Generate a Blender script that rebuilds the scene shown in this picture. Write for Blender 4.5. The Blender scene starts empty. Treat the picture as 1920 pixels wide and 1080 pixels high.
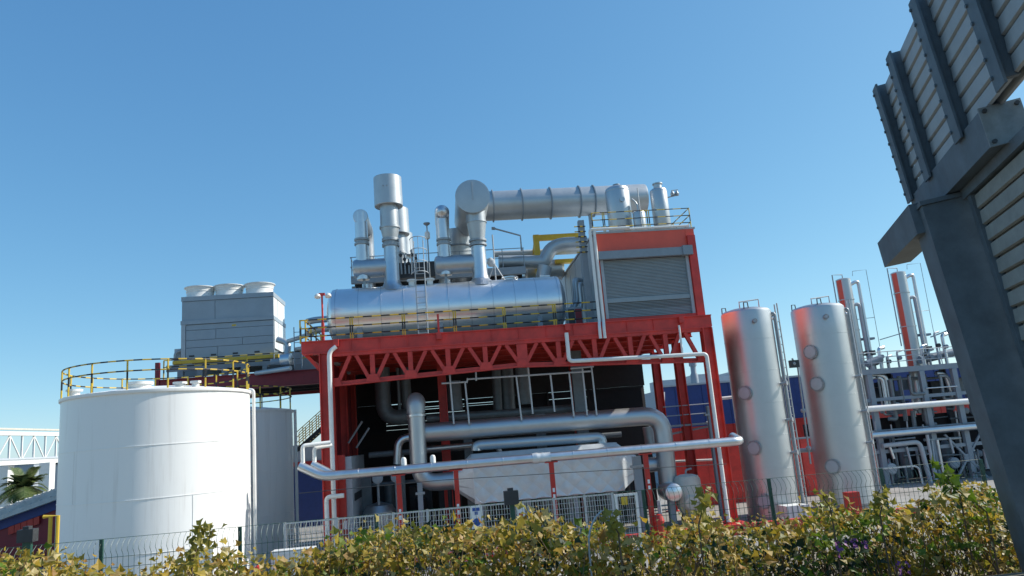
import bpy, math, random
from mathutils import Vector, Matrix
random.seed(7)
sc = bpy.context.scene
COL = sc.collection
R_ = math.radians
# ------------------------------------------------------------------ camera
FPX, PITCH, ROLL, YAW = 1387.0, R_(11.4), R_(4.7), R_(6.0)
CAM = Vector((0, 0, 5.0))
fw = Vector((math.sin(YAW)*math.cos(PITCH), math.cos(YAW)*math.cos(PITCH), math.sin(PITCH)))
r0 = Vector((math.cos(YAW), -math.sin(YAW), 0)); u0 = r0.cross(fw)
rt = math.cos(ROLL)*r0 - math.sin(ROLL)*u0
up = math.sin(ROLL)*r0 + math.cos(ROLL)*u0
cd = bpy.data.cameras.new('camera'); cam = bpy.data.objects.new('camera', cd); COL.objects.link(cam)
cd.sensor_width = 36; cd.lens = 36*FPX/1920; cd.clip_start = .05; cd.clip_end = 6000
M3 = Matrix((rt, up, -fw)).transposed()
cam.matrix_world = Matrix.Translation(CAM) @ M3.to_4x4()
sc.camera = cam
def P(x, y, Y):
    d = fw*FPX + rt*(x-960) + up*(540-y)
    return CAM + d*(Y/d.y)
def px(x, y, Y): return P(x, y, Y).x
def pz(x, y, Y): return P(x, y, Y).z
# ------------------------------------------------------------------ light
SUN_EL, SUN_BACK = R_(38), R_(6)          # sun stands to the right, a little beyond the facade
sd = Vector((math.cos(SUN_BACK)*math.cos(SUN_EL), math.sin(SUN_BACK)*math.cos(SUN_EL), math.sin(SUN_EL)))
w = bpy.data.worlds.new('World'); sc.world = w; w.use_nodes = True
nt = w.node_tree; bg = nt.nodes['Background']
sky = nt.nodes.new('ShaderNodeTexSky'); sky.sky_type = 'NISHITA'; sky.sun_disc = False
sky.sun_elevation = SUN_EL; sky.sun_rotation = math.atan2(sd.x, sd.y)
sky.air_density = .75; sky.dust_density = 0.5; sky.ozone_density = 2.6; sky.altitude = 200
hsv = nt.nodes.new('ShaderNodeHueSaturation'); hsv.inputs['Saturation'].default_value = 1.14; hsv.inputs['Hue'].default_value = .487
nt.links.new(sky.outputs[0], hsv.inputs['Color']); 
sc_ = nt.nodes.new('ShaderNodeSeparateColor'); cc_ = nt.nodes.new('ShaderNodeCombineColor'); nt.links.new(hsv.outputs[0], sc_.inputs[0])
for i_, (k_, g_) in enumerate(((.67, .80), (.755, .70), (.82, .50))):      # soft tone curve of the whole sky
    a_ = nt.nodes.new('ShaderNodeMath'); a_.operation = 'MULTIPLY'; a_.inputs[1].default_value = .205
    p_ = nt.nodes.new('ShaderNodeMath'); p_.operation = 'POWER'; p_.inputs[1].default_value = g_
    m_ = nt.nodes.new('ShaderNodeMath'); m_.operation = 'MULTIPLY'; m_.inputs[1].default_value = k_*4.88
    nt.links.new(sc_.outputs[i_], a_.inputs[0]); nt.links.new(a_.outputs[0], p_.inputs[0]); nt.links.new(p_.outputs[0], m_.inputs[0]); nt.links.new(m_.outputs[0], cc_.inputs[i_])
nt.links.new(cc_.outputs[0], bg.inputs[0]); bg.inputs[1].default_value = 0.15
ld = bpy.data.lights.new('sun', 'SUN'); ld.energy = 4.2; ld.angle = R_(.55); ld.color = (1, .95, .87)
so = bpy.data.objects.new('sun', ld); COL.objects.link(so)
so.rotation_euler = (-sd).to_track_quat('-Z', 'Y').to_euler(); so.location = (60, 0, 60)
vs = sc.view_settings; vs.view_transform = 'Standard'; vs.look = 'None'; vs.exposure = 0.45; vs.gamma = 1
# ------------------------------------------------------------------ materials
MATS = {}
def mat(name, col, rough=.5, metal=0., var=.12, scale=3., bump=0., bscale=20., streak=False, spec=.5, stretch=(1,1,1), coat=0, wave=0):
    m = bpy.data.materials.new(name); m.use_nodes = True
    n = m.node_tree.nodes; L = m.node_tree.links; b = n['Principled BSDF']
    b.inputs['Roughness'].default_value = rough; b.inputs['Metallic'].default_value = metal
    b.inputs['Specular IOR Level'].default_value = spec
    if coat: b.inputs['Coat Weight'].default_value = coat
    tc = n.new('ShaderNodeTexCoord'); mp = n.new('ShaderNodeMapping'); L.new(tc.outputs['Object'], mp.inputs[0])
    mp.inputs['Scale'].default_value = (6, 6, .35) if streak else stretch
    nz = n.new('ShaderNodeTexNoise'); nz.inputs['Scale'].default_value = scale; nz.inputs['Detail'].default_value = 6
    nz.inputs['Roughness'].default_value = .65
    L.new(mp.outputs[0], nz.inputs['Vector'])
    cr = n.new('ShaderNodeValToRGB'); e = cr.color_ramp.elements
    e[0].position = .3; e[1].position = .7
    if streak: e[0].position = .2; e[1].position = .46
    lo = [c*(1-var) for c in col]; hi = [min(1, c*(1+var*.6)) for c in col]
    if streak: lo = [col[0]*(1-var), col[1]*(1-var*1.15), col[2]*(1-var*1.3)]
    e[0].color = (*lo, 1); e[1].color = (*hi, 1)
    L.new(nz.outputs[0], cr.inputs[0]); L.new(cr.outputs[0], b.inputs['Base Color'])
    mr = n.new('ShaderNodeMapRange'); mr.inputs[3].default_value = max(.02, rough*.85); mr.inputs[4].default_value = min(1, rough*1.2)
    L.new(nz.outputs[0], mr.inputs[0]); L.new(mr.outputs[0], b.inputs['Roughness'])
    if bump:
        n2 = n.new('ShaderNodeTexNoise'); n2.inputs['Scale'].default_value = bscale; n2.inputs['Detail'].default_value = 3
        mp2 = n.new('ShaderNodeMapping'); mp2.inputs['Scale'].default_value = stretch
        L.new(tc.outputs['Object'], mp2.inputs[0]); L.new(mp2.outputs[0], n2.inputs['Vector'])
        bp = n.new('ShaderNodeBump'); bp.inputs['Strength'].default_value = bump; bp.inputs['Distance'].default_value = .02
        L.new(n2.outputs[0], bp.inputs['Height']); L.new(bp.outputs[0], b.inputs['Normal'])
    MATS[name] = m
    return m
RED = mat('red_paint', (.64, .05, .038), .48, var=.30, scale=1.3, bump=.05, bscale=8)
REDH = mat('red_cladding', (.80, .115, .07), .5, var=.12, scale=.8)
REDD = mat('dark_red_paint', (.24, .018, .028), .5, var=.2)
REDP = mat('red_post_paint', (.5, .03, .02), .4)
WHITE = mat('white_paint', (.80, .80, .78), .35, var=.13, scale=.5, streak=True)
WHITE2 = mat('white_enamel', (.78, .78, .75), .35, var=.08)
STEEL = mat('stainless_steel', (.52, .54, .55), .44, .95, var=.07, scale=.8, bump=.012, bscale=1.5)
VESM = mat('polished_cladding', (.80, .81, .82), .29, .86, var=.07, scale=1.1, bump=.05, bscale=1.0)
ALU = mat('aluminium_cladding', (.64, .66, .68), .36, 1., var=.10, scale=2, bump=.02, bscale=2)
DUCT = mat('grey_duct_paint', (.47, .50, .515), .42, .6, var=.1, scale=1.2)
GALV = mat('galvanised_steel', (.36, .39, .41), .5, .55, var=.25, scale=9)
DIM = mat('shade_toned_steel', (.19, .215, .23), .5, .4, var=.2, scale=3)  # pipe steel darkened so shade under the deck sits in its colour
TOWER = mat('tower_panel_paint', (.31, .365, .41), .5, var=.08, scale=1.5)
GREY = mat('grey_blue_paint', (.25, .295, .335), .5, var=.12, scale=2)
GREYL = mat('pale_grey_paint', (.42, .46, .49), .5, var=.1, scale=2)
SHUT = mat('shutter_grey', (.29, .335, .36), .45, .2, var=.1, scale=2)
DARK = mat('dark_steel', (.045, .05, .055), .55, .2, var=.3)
BLACK = mat('black_paint', (.018, .018, .02), .45)
YEL = mat('yellow_paint', (.62, .42, .04), .45)
BLUE = mat('blue_cladding', (.022, .05, .20), .5, var=.15)
INT = mat('shade_black_cladding', (.022, .02, .022), .8, var=.4)  # near black: deep shade of the interior put into the cladding colour
CONC = mat('yard_concrete', (.31, .30, .275), .85, var=.25, scale=.4, bump=.2, bscale=6)
DECK = mat('deck_plate', (.42, .39, .33), .7, var=.2, scale=1)
ROOF = mat('weathered_roof_sheet', (.52, .53, .51), .6, .1, var=.25, scale=1.2)
EARTH = mat('dry_earth', (.24, .20, .14), .95, var=.4, scale=1.5, bump=.5, bscale=8)
ASPH = mat('asphalt', (.05, .05, .05), .9, var=.3, scale=4)
GREEN = mat('green_fence_paint', (.015, .075, .055), .45)
MESHW = mat('galvanised_wire', (.50, .52, .53), .5, .2)
WALLG = mat('far_grey_wall', (.36, .41, .46), .7, var=.08)
GANT = mat('weathered_gantry_steel', (.125, .158, .185), .6, .2, var=.3, scale=2.5, bump=.1)
GANT2 = mat('worn_gantry_plate', (.22, .25, .26), .6, .3, var=.3, scale=5)
SLATD = mat('shaded_gantry_panel', (.27, .28, .265), .7, var=.2, scale=5)  # darker copy of the gantry panel, shade of the lower slats painted in
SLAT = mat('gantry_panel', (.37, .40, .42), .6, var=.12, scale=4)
BARK = mat('bark', (.16, .11, .07), .9, var=.4, scale=10)
INS = mat('insulation_foil', (.66, .69, .70), .42, .4, var=.10, scale=2.5, bump=.10, bscale=4)
SIGN = mat('sign_white', (.75, .76, .76), .5, var=.04)
SIGNB = mat('sign_blue', (.03, .09, .35), .5)
PURP = mat('purple_petal', (.22, .05, .22), .6)
GRATE = mat('tank_ivory', (.62, .60, .52), .45, var=.12)
def leafmat(name, cols, trans=.42):
    m = bpy.data.materials.new(name); m.use_nodes = True
    n = m.node_tree.nodes; L = m.node_tree.links; b = n['Principled BSDF']; out = n['Material Output']
    g = n.new('ShaderNodeNewGeometry'); cr = n.new('ShaderNodeValToRGB')
    e = cr.color_ramp.elements
    while len(e) < len(cols): e.new(.5)
    for i, c in enumerate(cols): e[i].position = i/(len(cols)-1); e[i].color = (*c, 1)
    L.new(g.outputs['Random Per Island'], cr.inputs[0]); L.new(cr.outputs[0], b.inputs['Base Color'])
    b.inputs['Roughness'].default_value = .5
    t = n.new('ShaderNodeBsdfTranslucent'); L.new(cr.outputs[0], t.inputs[0])
    mx = n.new('ShaderNodeMixShader'); mx.inputs[0].default_value = trans
    L.new(b.outputs[0], mx.inputs[1]); L.new(t.outputs[0], mx.inputs[2]); L.new(mx.outputs[0], out.inputs[0])
    return m
LEAF = leafmat('autumn_leaf', [(.14, .15, .017), (.33, .26, .027), (.47, .30, .032), (.53, .38, .052), (.26, .23, .024), (.62, .50, .21), (.36, .18, .03), (.20, .21, .024)])
LEAFG = leafmat('young_leaf', [(.09, .17, .012), (.16, .25, .015), (.07, .12, .01), (.22, .27, .03)])
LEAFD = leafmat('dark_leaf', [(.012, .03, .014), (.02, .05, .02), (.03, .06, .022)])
PALM = leafmat('palm_leaf', [(.07, .11, .03), (.12, .16, .05), (.17, .19, .08)], .3)
# ------------------------------------------------------------------ mesh helpers
V = Vector
def bend(pts, rad, k=6):
    pts = [V(p) for p in pts]; out = [pts[0]]
    for i in range(1, len(pts)-1):
        a, b, c = pts[i-1], pts[i], pts[i+1]
        r1 = min(rad, (a-b).length*.49); r2 = min(rad, (c-b).length*.49)
        s, t = b+(a-b).normalized()*r1, b+(c-b).normalized()*r2
        for j in range(k+1):
            u = j/k; out.append(s*(1-u)**2+b*2*u*(1-u)+t*u*u)
    return out+[pts[-1]]
class MB:
    def __init__(s): s.v = []; s.f = []; s.m = []
    def face(s, idx, mi=0): s.f.append(idx); s.m.append(mi)
    def box(s, x0, x1, y0, y1, z0, z1, mi=0):
        k = len(s.v)
        s.v += [V((x, y, z)) for z in (z0, z1) for y in (y0, y1) for x in (x0, x1)]
        for q in ((0,2,3,1), (4,5,7,6), (0,1,5,4), (2,6,7,3), (0,4,6,2), (1,3,7,5)): s.face([k+i for i in q], mi)
        return s
    def beam(s, a, b, wd, h, upv=(0,0,1), mi=0):
        a, b = V(a), V(b); d = (b-a).normalized(); u = V(upv)
        if abs(d.dot(u)) > .98: u = V((0,1,0))
        sx = d.cross(u).normalized(); sy = sx.cross(d).normalized(); k = len(s.v)
        for p in (a, b):
            for i, j in ((-1,-1), (1,-1), (1,1), (-1,1)): s.v.append(p+sx*(i*wd/2)+sy*(j*h/2))
        for q in ((3,2,1,0), (4,5,6,7), (0,1,5,4), (1,2,6,5), (2,3,7,6), (3,0,4,7)): s.face([k+i for i in q], mi)
        return s
    def tube(s, pts, r, n=10, caps=True, stripe=0, closed=False, mi=0):
        pts = [V(p) for p in pts]
        if stripe:
            q = [pts[0]]; src = pts+([pts[0]] if closed else [])
            for a, b in zip(src, src[1:]):
                c = max(1, round((b-a).length/stripe))
                for j in range(1, c+1): q.append(a.lerp(b, j/c))
            pts = q[:-1] if closed else q
        N = len(pts); rr = r if isinstance(r, (list, tuple)) else [r]*N; k = len(s.v); prev = None
        for i, p in enumerate(pts):
            if closed: d = pts[(i+1) % N]-pts[i-1]
            else: d = pts[min(i+1, N-1)]-pts[max(i-1, 0)]
            d.normalize()
            if prev is None:
                a = V((0,0,1)) if abs(d.z) < .9 else V((1,0,0)); sx = d.cross(a).normalized()
            else: sx = (prev-d*prev.dot(d)).normalized()
            prev = sx; sy = d.cross(sx)
            for j in range(n):
                t = 2*math.pi*j/n; s.v.append(p+(sx*math.cos(t)+sy*math.sin(t))*rr[i])
        for i in range(N if closed else N-1):
            mm = (i % 2) if stripe else mi; i2 = (i+1) % N
            for j in range(n):
                j2 = (j+1) % n; s.face([k+i*n+j, k+i*n+j2, k+i2*n+j2, k+i2*n+j], mm)
        if caps and not closed:
            s.face([k+j for j in range(n)][::-1], mi); s.face([k+(N-1)*n+j for j in range(n)], mi)
        return s
    def cyl(s, a, b, r, r2=None, n=20, mi=0, caps=True): return s.tube([a, b], [r, r if r2 is None else r2], n, caps, mi=mi)
    def lathe(s, c, prof, ax=(0,0,1), n=32, mi=0):
        # prof: (radius, distance along ax)
        ax = V(ax).normalized(); c = V(c)
        return s.tube_l([c+ax*h for _, h in prof], [max(r, .001) for r, _ in prof], ax, n, mi)
    def tube_l(s, pts, rr, ax, n, mi):
        k = len(s.v); a = V((0,0,1)) if abs(ax.z) < .9 else V((1,0,0)); sx = ax.cross(a).normalized(); sy = ax.cross(sx)
        for p, r in zip(pts, rr):
            for j in range(n):
                t = 2*math.pi*j/n; s.v.append(p+(sx*math.cos(t)+sy*math.sin(t))*r)
        for i in range(len(pts)-1):
            for j in range(n):
                j2 = (j+1) % n; s.face([k+i*n+j, k+i*n+j2, k+(i+1)*n+j2, k+(i+1)*n+j], mi)
        s.face([k+j for j in range(n)][::-1], mi); s.face([k+(len(pts)-1)*n+j for j in range(n)], mi)
        return s
    def prism(s, poly, ex, mi=0):
        ex = V(ex); k = len(s.v); n = len(poly)
        s.v += [V(p) for p in poly]+[V(p)+ex for p in poly]
        s.face([k+i for i in range(n)][::-1], mi); s.face([k+n+i for i in range(n)], mi)
        for i in range(n): s.face([k+i, k+(i+1) % n, k+n+(i+1) % n, k+n+i], mi)
        return s
    def poly(s, pts, mi=0):
        k = len(s.v); s.v += [V(p) for p in pts]; s.face(list(range(k, k+len(pts))), mi); return s
    def build(s, name, m, parent=None, origin=None, flat=False):
        off = V(origin) if origin is not None else (parent_loc(parent) if parent else base(s.v))
        me = bpy.data.meshes.new(name)
        me.from_pydata([tuple(v-off) for v in s.v], [], s.f)
        for q in (m if isinstance(m, (list, tuple)) else [m]): me.materials.append(q)
        me.polygons.foreach_set('material_index', s.m)
        if not flat:
            me.polygons.foreach_set('use_smooth', [True]*len(s.f)); me.set_sharp_from_angle(angle=R_(32))
        me.update()
        o = bpy.data.objects.new(name, me); COL.objects.link(o)
        if parent: o.parent = parent
        else: o.location = off
        WLOC[o.name] = off
        return o
WLOC = {}
def parent_loc(p): return WLOC[p.name]
def base(vs):
    return V(((min(v.x for v in vs)+max(v.x for v in vs))/2, (min(v.y for v in vs)+max(v.y for v in vs))/2, min(v.z for v in vs)))
def tag(o, label, cat, group=None):
    o['label'] = label; o['category'] = cat
    if group: o['group'] = group
    return o
def thing(name, label, cat, loc, group=None):
    o = bpy.data.objects.new(name, None); COL.objects.link(o); o.location = loc; o.empty_display_size = .3
    WLOC[o.name] = V(loc); return tag(o, label, cat, group)
def struct(o): o['kind'] = 'structure'; return o
def stuff(o): o['kind'] = 'stuff'; return o
def tree_copy(o, loc, label=None):
    c = o.copy(); COL.objects.link(c); c.location = loc; WLOC[c.name] = V(loc)
    if label: c['label'] = label
    for ch in list(o.children):
        d = ch.copy(); COL.objects.link(d); d.parent = c
        for g in list(ch.children):
            e = g.copy(); COL.objects.link(e); e.parent = d
    return c
def pipe(name, label, pts, r, m, cat='pipe', rad=.5, n=14, group=None, parts=None):
    return tag(MB().tube(bend(pts, rad), r, n).build(name, m), label, cat, group)
YB = [YEL, BLACK]
def railing(label, pts, h=1.1, rails=3, posts=None, m=None, closed=False, r=.034, name='railing', every=2.2, stripe=.42, group=None, lean=None):
    """posts and rails along pts (floor level); striped yellow and black unless m is given"""
    pts = [V(p) for p in pts]; t = thing(name, label, 'railing', pts[0], group)
    for i in range(rails):
        z = h*(1-i*.36)
        q = [p+V((0,0,z)) for p in pts]
        MB().tube(q, r, 6, stripe=0 if m else stripe, closed=closed).build('rail', m or YB, t)
    src = pts+([pts[0]] if closed else [])
    if posts is None:
        posts = [pts[0]]; acc = 0
        for a, b in zip(src, src[1:]):
            L = (b-a).length; d = every-acc
            while d < L-1e-4: posts.append(a.lerp(b, d/L)); d += every
            acc = L-(d-every)
        if not closed: posts.append(pts[-1])
    for p in posts:
        MB().tube([V(p), V(p)+V((0,0,h))], r*1.15, 6, stripe=0 if m else h/3).build('post', m or YB, t)
    return t
def flange(mb, c, ax, r, wdt=.06, n=24): return mb.cyl(V(c)-V(ax)*wdt/2, V(c)+V(ax)*wdt/2, r, n=n)


# ================================================================== SETTING
gz = MB(); gz.poly([(-3000,-3000,0), (3000,-3000,0), (3000,3000,0), (-3000,3000,0)])
struct(gz.build('ground', EARTH))
struct(MB().box(-70, 70, 25.5, 75, -.2, .006).build('yard', CONC))
b = MB(); prof = [(27.5,-.1), (25,.5), (22,1.0), (12,2.2), (8.5,3.0), (5.2,3.3), (-14,3.3), (-40,-.1)]
for (ya, za), (yb, zb) in zip(prof, prof[1:]): b.poly([(-150,yb,zb), (150,yb,zb), (150,ya,za), (-150,ya,za)])
struct(b.build('embankment', EARTH))
struct(MB().box(-150, 150, -9, 3.6, 3.1, 3.31).build('road', ASPH))

# ================================================================== RED PROCESS FRAME
YF = 35.0
zt, zfb = 10.1, 9.44                      # deck level, underside of fascia
XL, XR = -5.25, 13.05
fr = thing('steel_structure', 'red steel structure with deep truss carrying the roof deck', 'steel frame', (4, YF, 0))
MB().box(-6.35, 13.35, YF-.12, YF+.1, zfb+.12, zt-.02).build('fascia_beam', RED, fr)
b = MB(); b.box(-6.35, 13.35, YF-.2, YF+.16, zt-.02, zt+.03); b.box(-6.3, 13.3, YF-.18, YF+.16, zfb+.06, zfb+.12)
b.build('fascia_flange', RED, fr)
for i in range(14):
    x = -4.1+i*1.32
    if x < 13: MB().box(x-.012, x+.012, YF-.175, YF-.121, zfb+.125, zt-.025).build('stiffener', RED, fr)
def cz(x):                                  # cambered bottom chord
    a, c, e = (-5, 7.98), (3.57, 8.26), (12.9, 7.85)
    if x < c[0]: return a[1]+(c[1]-a[1])*(x-a[0])/(c[0]-a[0])
    return c[1]+(e[1]-c[1])*(x-c[0])/(e[0]-c[0])
for x0, x1 in ((XL+.2, 3.57), (3.57, XR-.2)):
    q = MB(); q.beam((x0, YF, cz(x0)), (x1, YF, cz(x1)), .32, .05); q.beam((x0, YF, cz(x0)+.11), (x1, YF, cz(x1)+.11), .06, .17)
    q.build('bottom_chord', RED, fr)
MB().beam((XL+.2, YF, zfb-.02), (XR-.2, YF, zfb-.02), .26, .16).build('top_chord', RED, fr)
npost = 11; xs = [XL+.35+(XR-XL-.7)*i/(npost-1) for i in range(npost)]
for i, x in enumerate(xs):
    if 0 < i < npost-1:
        MB().beam((x, YF, cz(x)+.19), (x, YF, zfb-.11), .22 if i != 5 else .5, .2, (0,1,0)).build('truss_post', RED, fr)
    MB().prism([(x-.33, YF-.153, cz(x)+.03), (x+.33, YF-.153, cz(x)+.03), (x+.2, YF-.153, cz(x)+.36), (x-.2, YF-.153, cz(x)+.36)], (0, .02, 0)).build('gusset_plate', RED, fr)
    if i < npost-1:
        xm = (x+xs[i+1])/2; za = cz(x)+.18; zb = cz(xs[i+1])+.18
        MB().beam((x+.18, YF+.003, za), (xm-.14, YF+.003, zfb-.1), .17, .19, (0,1,0)).build('truss_brace', RED, fr)
        MB().beam((xs[i+1]-.18, YF+.003, zb), (xm+.14, YF+.003, zfb-.1), .17, .19, (0,1,0)).build('truss_brace', RED, fr)
def hcol(x, y, z0, z1, wd=.5, dp=.5, nm='column', m=RED):
    q = MB(); q.box(x-wd/2, x-wd/2+.05, y-dp/2, y+dp/2, z0, z1); q.box(x+wd/2-.05, x+wd/2, y-dp/2, y+dp/2, z0, z1)
    q.box(x-wd/2+.05, x+wd/2-.05, y-.04, y+.04, z0, z1); q.box(x-wd*.75, x+wd*.75, y-dp*.7, y+dp*.7, z0, z0+.05)
    return q.build(nm, m, fr)
hcol(XL, YF, .3, zfb+.05, .62, .5); hcol(XR, YF, .3, zfb+.05, .5, .5)
for x, y in ((XL+.1, 39.5), (XL, 44.2), (XR, 39.8), (XR, 44.2), (px(830, 740, 40), 40), (px(1080, 740, 40), 40)): hcol(x, y, 0, 9.4, .45, .45, m=RED)
for y in (37.2, 39.8, 42, 44.2):
    q = MB(); q.box(XL, XR, y-.15, y+.15, 9.36, 9.4); q.box(XL, XR, y-.03, y+.03, 9.4, 9.86); q.build('joist', RED, fr)
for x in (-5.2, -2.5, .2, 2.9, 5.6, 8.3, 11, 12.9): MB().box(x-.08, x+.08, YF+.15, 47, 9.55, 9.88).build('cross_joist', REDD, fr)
MB().box(-6.3, 13.3, YF+.17, 47.5, 9.9, zt).build('deck', DECK, fr)
q = MB(); q.prism([(-6.3, YF+.17, 9.5), (-6.3, YF+.17, 9.89), (-6.3, 47.5, 9.89), (-6.3, 47.5, 9.5)], (.12, 0, 0)); q.build('edge_beam', RED, fr)
MB().beam((-6.2, YF+.3, 9.55), (-5.5, YF+.3, 8.7), .16, .16, (0,1,0)).build('knee_brace', RED, fr)
MB().beam((-6.2, 39.5, 9.55), (-5.4, 39.5, 8.4), .16, .16, (0,1,0)).build('knee_brace', RED, fr)
for x in (XL, XR): MB().box(x-.6, x+.6, YF-.6, YF+.6, 0, .32).build('footing', REDP, fr)
MB().box(-5.0, 21, YF-1.9, YF-1.6, 0, .45).build('kerb', RED, fr)
for xx in (px(632, 660, YF), px(822, 615, YF), px(1062, 612, YF), px(1274, 600, YF)):
    MB().box(xx-.12, xx+.12, YF-.36, YF-.202, zt-.3, zt+.02).build('gutter_outlet', RED, fr)
MB().box(px(822,610,YF)-.05, px(822,610,YF)+.05, YF-.3, YF-.21, zt-.2, zt+.9).build('vent_stub', RED, fr)

# rear wall with louvres
lw = thing('louvred_wall', 'dark louvred back wall under the red truss with slits of daylight', 'wall', (4, 46.8, 0))
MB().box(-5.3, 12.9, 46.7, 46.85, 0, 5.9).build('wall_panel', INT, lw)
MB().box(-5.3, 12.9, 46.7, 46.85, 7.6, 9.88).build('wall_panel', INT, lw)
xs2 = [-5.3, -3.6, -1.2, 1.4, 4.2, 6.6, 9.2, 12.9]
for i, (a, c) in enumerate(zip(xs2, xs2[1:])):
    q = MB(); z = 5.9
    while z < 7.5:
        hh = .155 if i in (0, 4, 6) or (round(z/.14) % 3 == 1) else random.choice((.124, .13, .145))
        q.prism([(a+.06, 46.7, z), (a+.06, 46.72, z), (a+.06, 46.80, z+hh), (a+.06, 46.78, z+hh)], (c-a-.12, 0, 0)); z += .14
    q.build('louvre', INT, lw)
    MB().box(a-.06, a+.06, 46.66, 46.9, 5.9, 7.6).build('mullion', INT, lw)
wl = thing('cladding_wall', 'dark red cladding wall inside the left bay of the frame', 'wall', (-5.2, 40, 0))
for i in range(9): MB().box(-5.36-.02*(i % 2), -5.3, 35.6+i*1.22, 36.78+i*1.22, 0, 9.3).build('cladding_panel', REDD, wl); MB().box(-5.44, -5.39, 35.6+i*1.22, 36.78+i*1.22, 0, 8.8).build('bounce_sheet', WHITE2, wl)  # pale sheet added outside to bounce light onto the half hidden tank
q = MB(); q.box(-5.0, -4.35, 35.6, 41, 0, 4.75)
en = tag(q.build('control_enclosure', GREYL), 'pale grey wall cabinet inside the left bay behind the white mesh fence', 'enclosure')
MB().box(-5.02, -4.62, 35.3, 35.58, .3, 4.85).build('edge_post', REDP, en)
MB().box(-4.75, -4.6, 35.27, 35.29, 1.6, 1.95).build('notice', SIGN, en)
MB().box(-4.345, -4.335, 36.2, 40, 2.7, 3.05).build('cable_tray', DARK, en)
for k, (a, c) in enumerate((((653,831), (679,790)), ((668,840), (692,802)))):
    q = MB().tube([P(*a, 39), P(*c, 39)], .05, 8)
    tag(q.build('slanted_pipe', GREYL), ['short slanted grey pipe on the dark red wall, nearer the left column', 'short slanted grey pipe on the dark red wall, farther from the left column'][k], 'pipe')

# ================================================================== EQUIPMENT HOUSE
HX0, HX1, HZ = 8.0, 13.15, 14.62
hs = thing('equipment_house', 'red rooftop house with grey roller shutter on the steel deck', 'building', (10.5, YF+.2, zt))
def hq(x, y): return P(x, y, YF+.2)
sx0, sx1 = px(1131, 550, YF+.2)+.05, px(1300, 540, YF+.2)-.1
sz0, sz1 = pz(1215, 603, YF+.2), pz(1205, 484, YF+.2)
q = MB(); y0, y1 = YF+.2, YF+.4
q.box(HX0+.15, sx0, y0, y1, zt+.03, HZ); q.box(sx1, HX1-.4, y0, y1, zt+.03, HZ); q.box(sx0, sx1, y0, y1, sz1+.05, HZ); q.box(sx0, sx1, y0, y1, zt+.03, sz0)
q.build('wall', REDH, hs)
MB().box(HX1-.4, HX1, y0-.16, y1+.2, zt+.031, HZ-.35).build('column', RED, hs)
MB().box(HX1-.42, HX1+.02, y0-.02, y1+.2, HZ-.35, HZ+.003).build('column', REDH, hs)
MB().box(HX0+.15, HX1-.4, y0-.06, y0-.002, zt+.031, zt+.2).build('base_flashing', RED, hs)
MB().box(HX1-.02, HX1+.12, y1+.2, 46, zt+.03, HZ).build('wall_panel', REDH, hs)
for i in range(12):
    ya = y0+.25+i*.88
    MB().box(HX0-.02+(i % 2)*.02, HX0+.12, ya, ya+.86, zt+.03, HZ-.05).build('cladding_panel', GREYL, hs)
MB().box(HX0-.05, HX1+.1, y0-.03, 46, HZ+.004, HZ+.1).build('roof', GREYL, hs)
sh = MB(); k = 44; dz = (sz1-sz0)/k
for i in range(k):
    z = sz0+i*dz; g = .0 if not (9 <= i <= 16) else .012
    sh.prism([(sx0+.1, y0+.07, z+g), (sx0+.1, y0+.05, z+dz*.25+g), (sx0+.1, y0+.05, z+dz*.7), (sx0+.1, y0+.09, z+dz*.98-g), (sx0+.1, y0+.11, z+dz*.98-g), (sx0+.1, y0+.11, z)], (sx1-sx0-.2, 0, 0))
rs = sh.build('roller_shutter', SHUT, hs); MB().box(sx0+.05, sx1-.05, y0+.12, y0+.16, sz0, sz1+.05).build('backing', DARK, rs)  # dark plane added to stop sky light showing through the slats
MB().box(sx0+.1, sx1-.1, y0-.02, y0+.05, sz0, sz0+.16).build('rail', GREYL, rs)
MB().box(sx0+.11, sx1-.11, y0+.01, y0+.045, sz0+1.05, sz0+1.25).build('stiff_slat', SHUT, rs)
MB().box(sx0-.04, sx0+.1, y0-.05, y0+.1, sz0, sz1).build('guide', GREYL, rs)
MB().box(sx1-.1, sx1+.04, y0-.05, y0+.1, sz0, sz1).build('guide', GREYL, rs)
MB().box(sx0-.15, sx1-.3, y0-.3, y0-.004, sz1, sz1+.4).build('shutter_box', GREY, rs)
MB().box(sx1-.3, sx1+.2, y0-.38, y0-.004, sz1-.02, sz1+.45).build('drive_box', GREY, rs)
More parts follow.
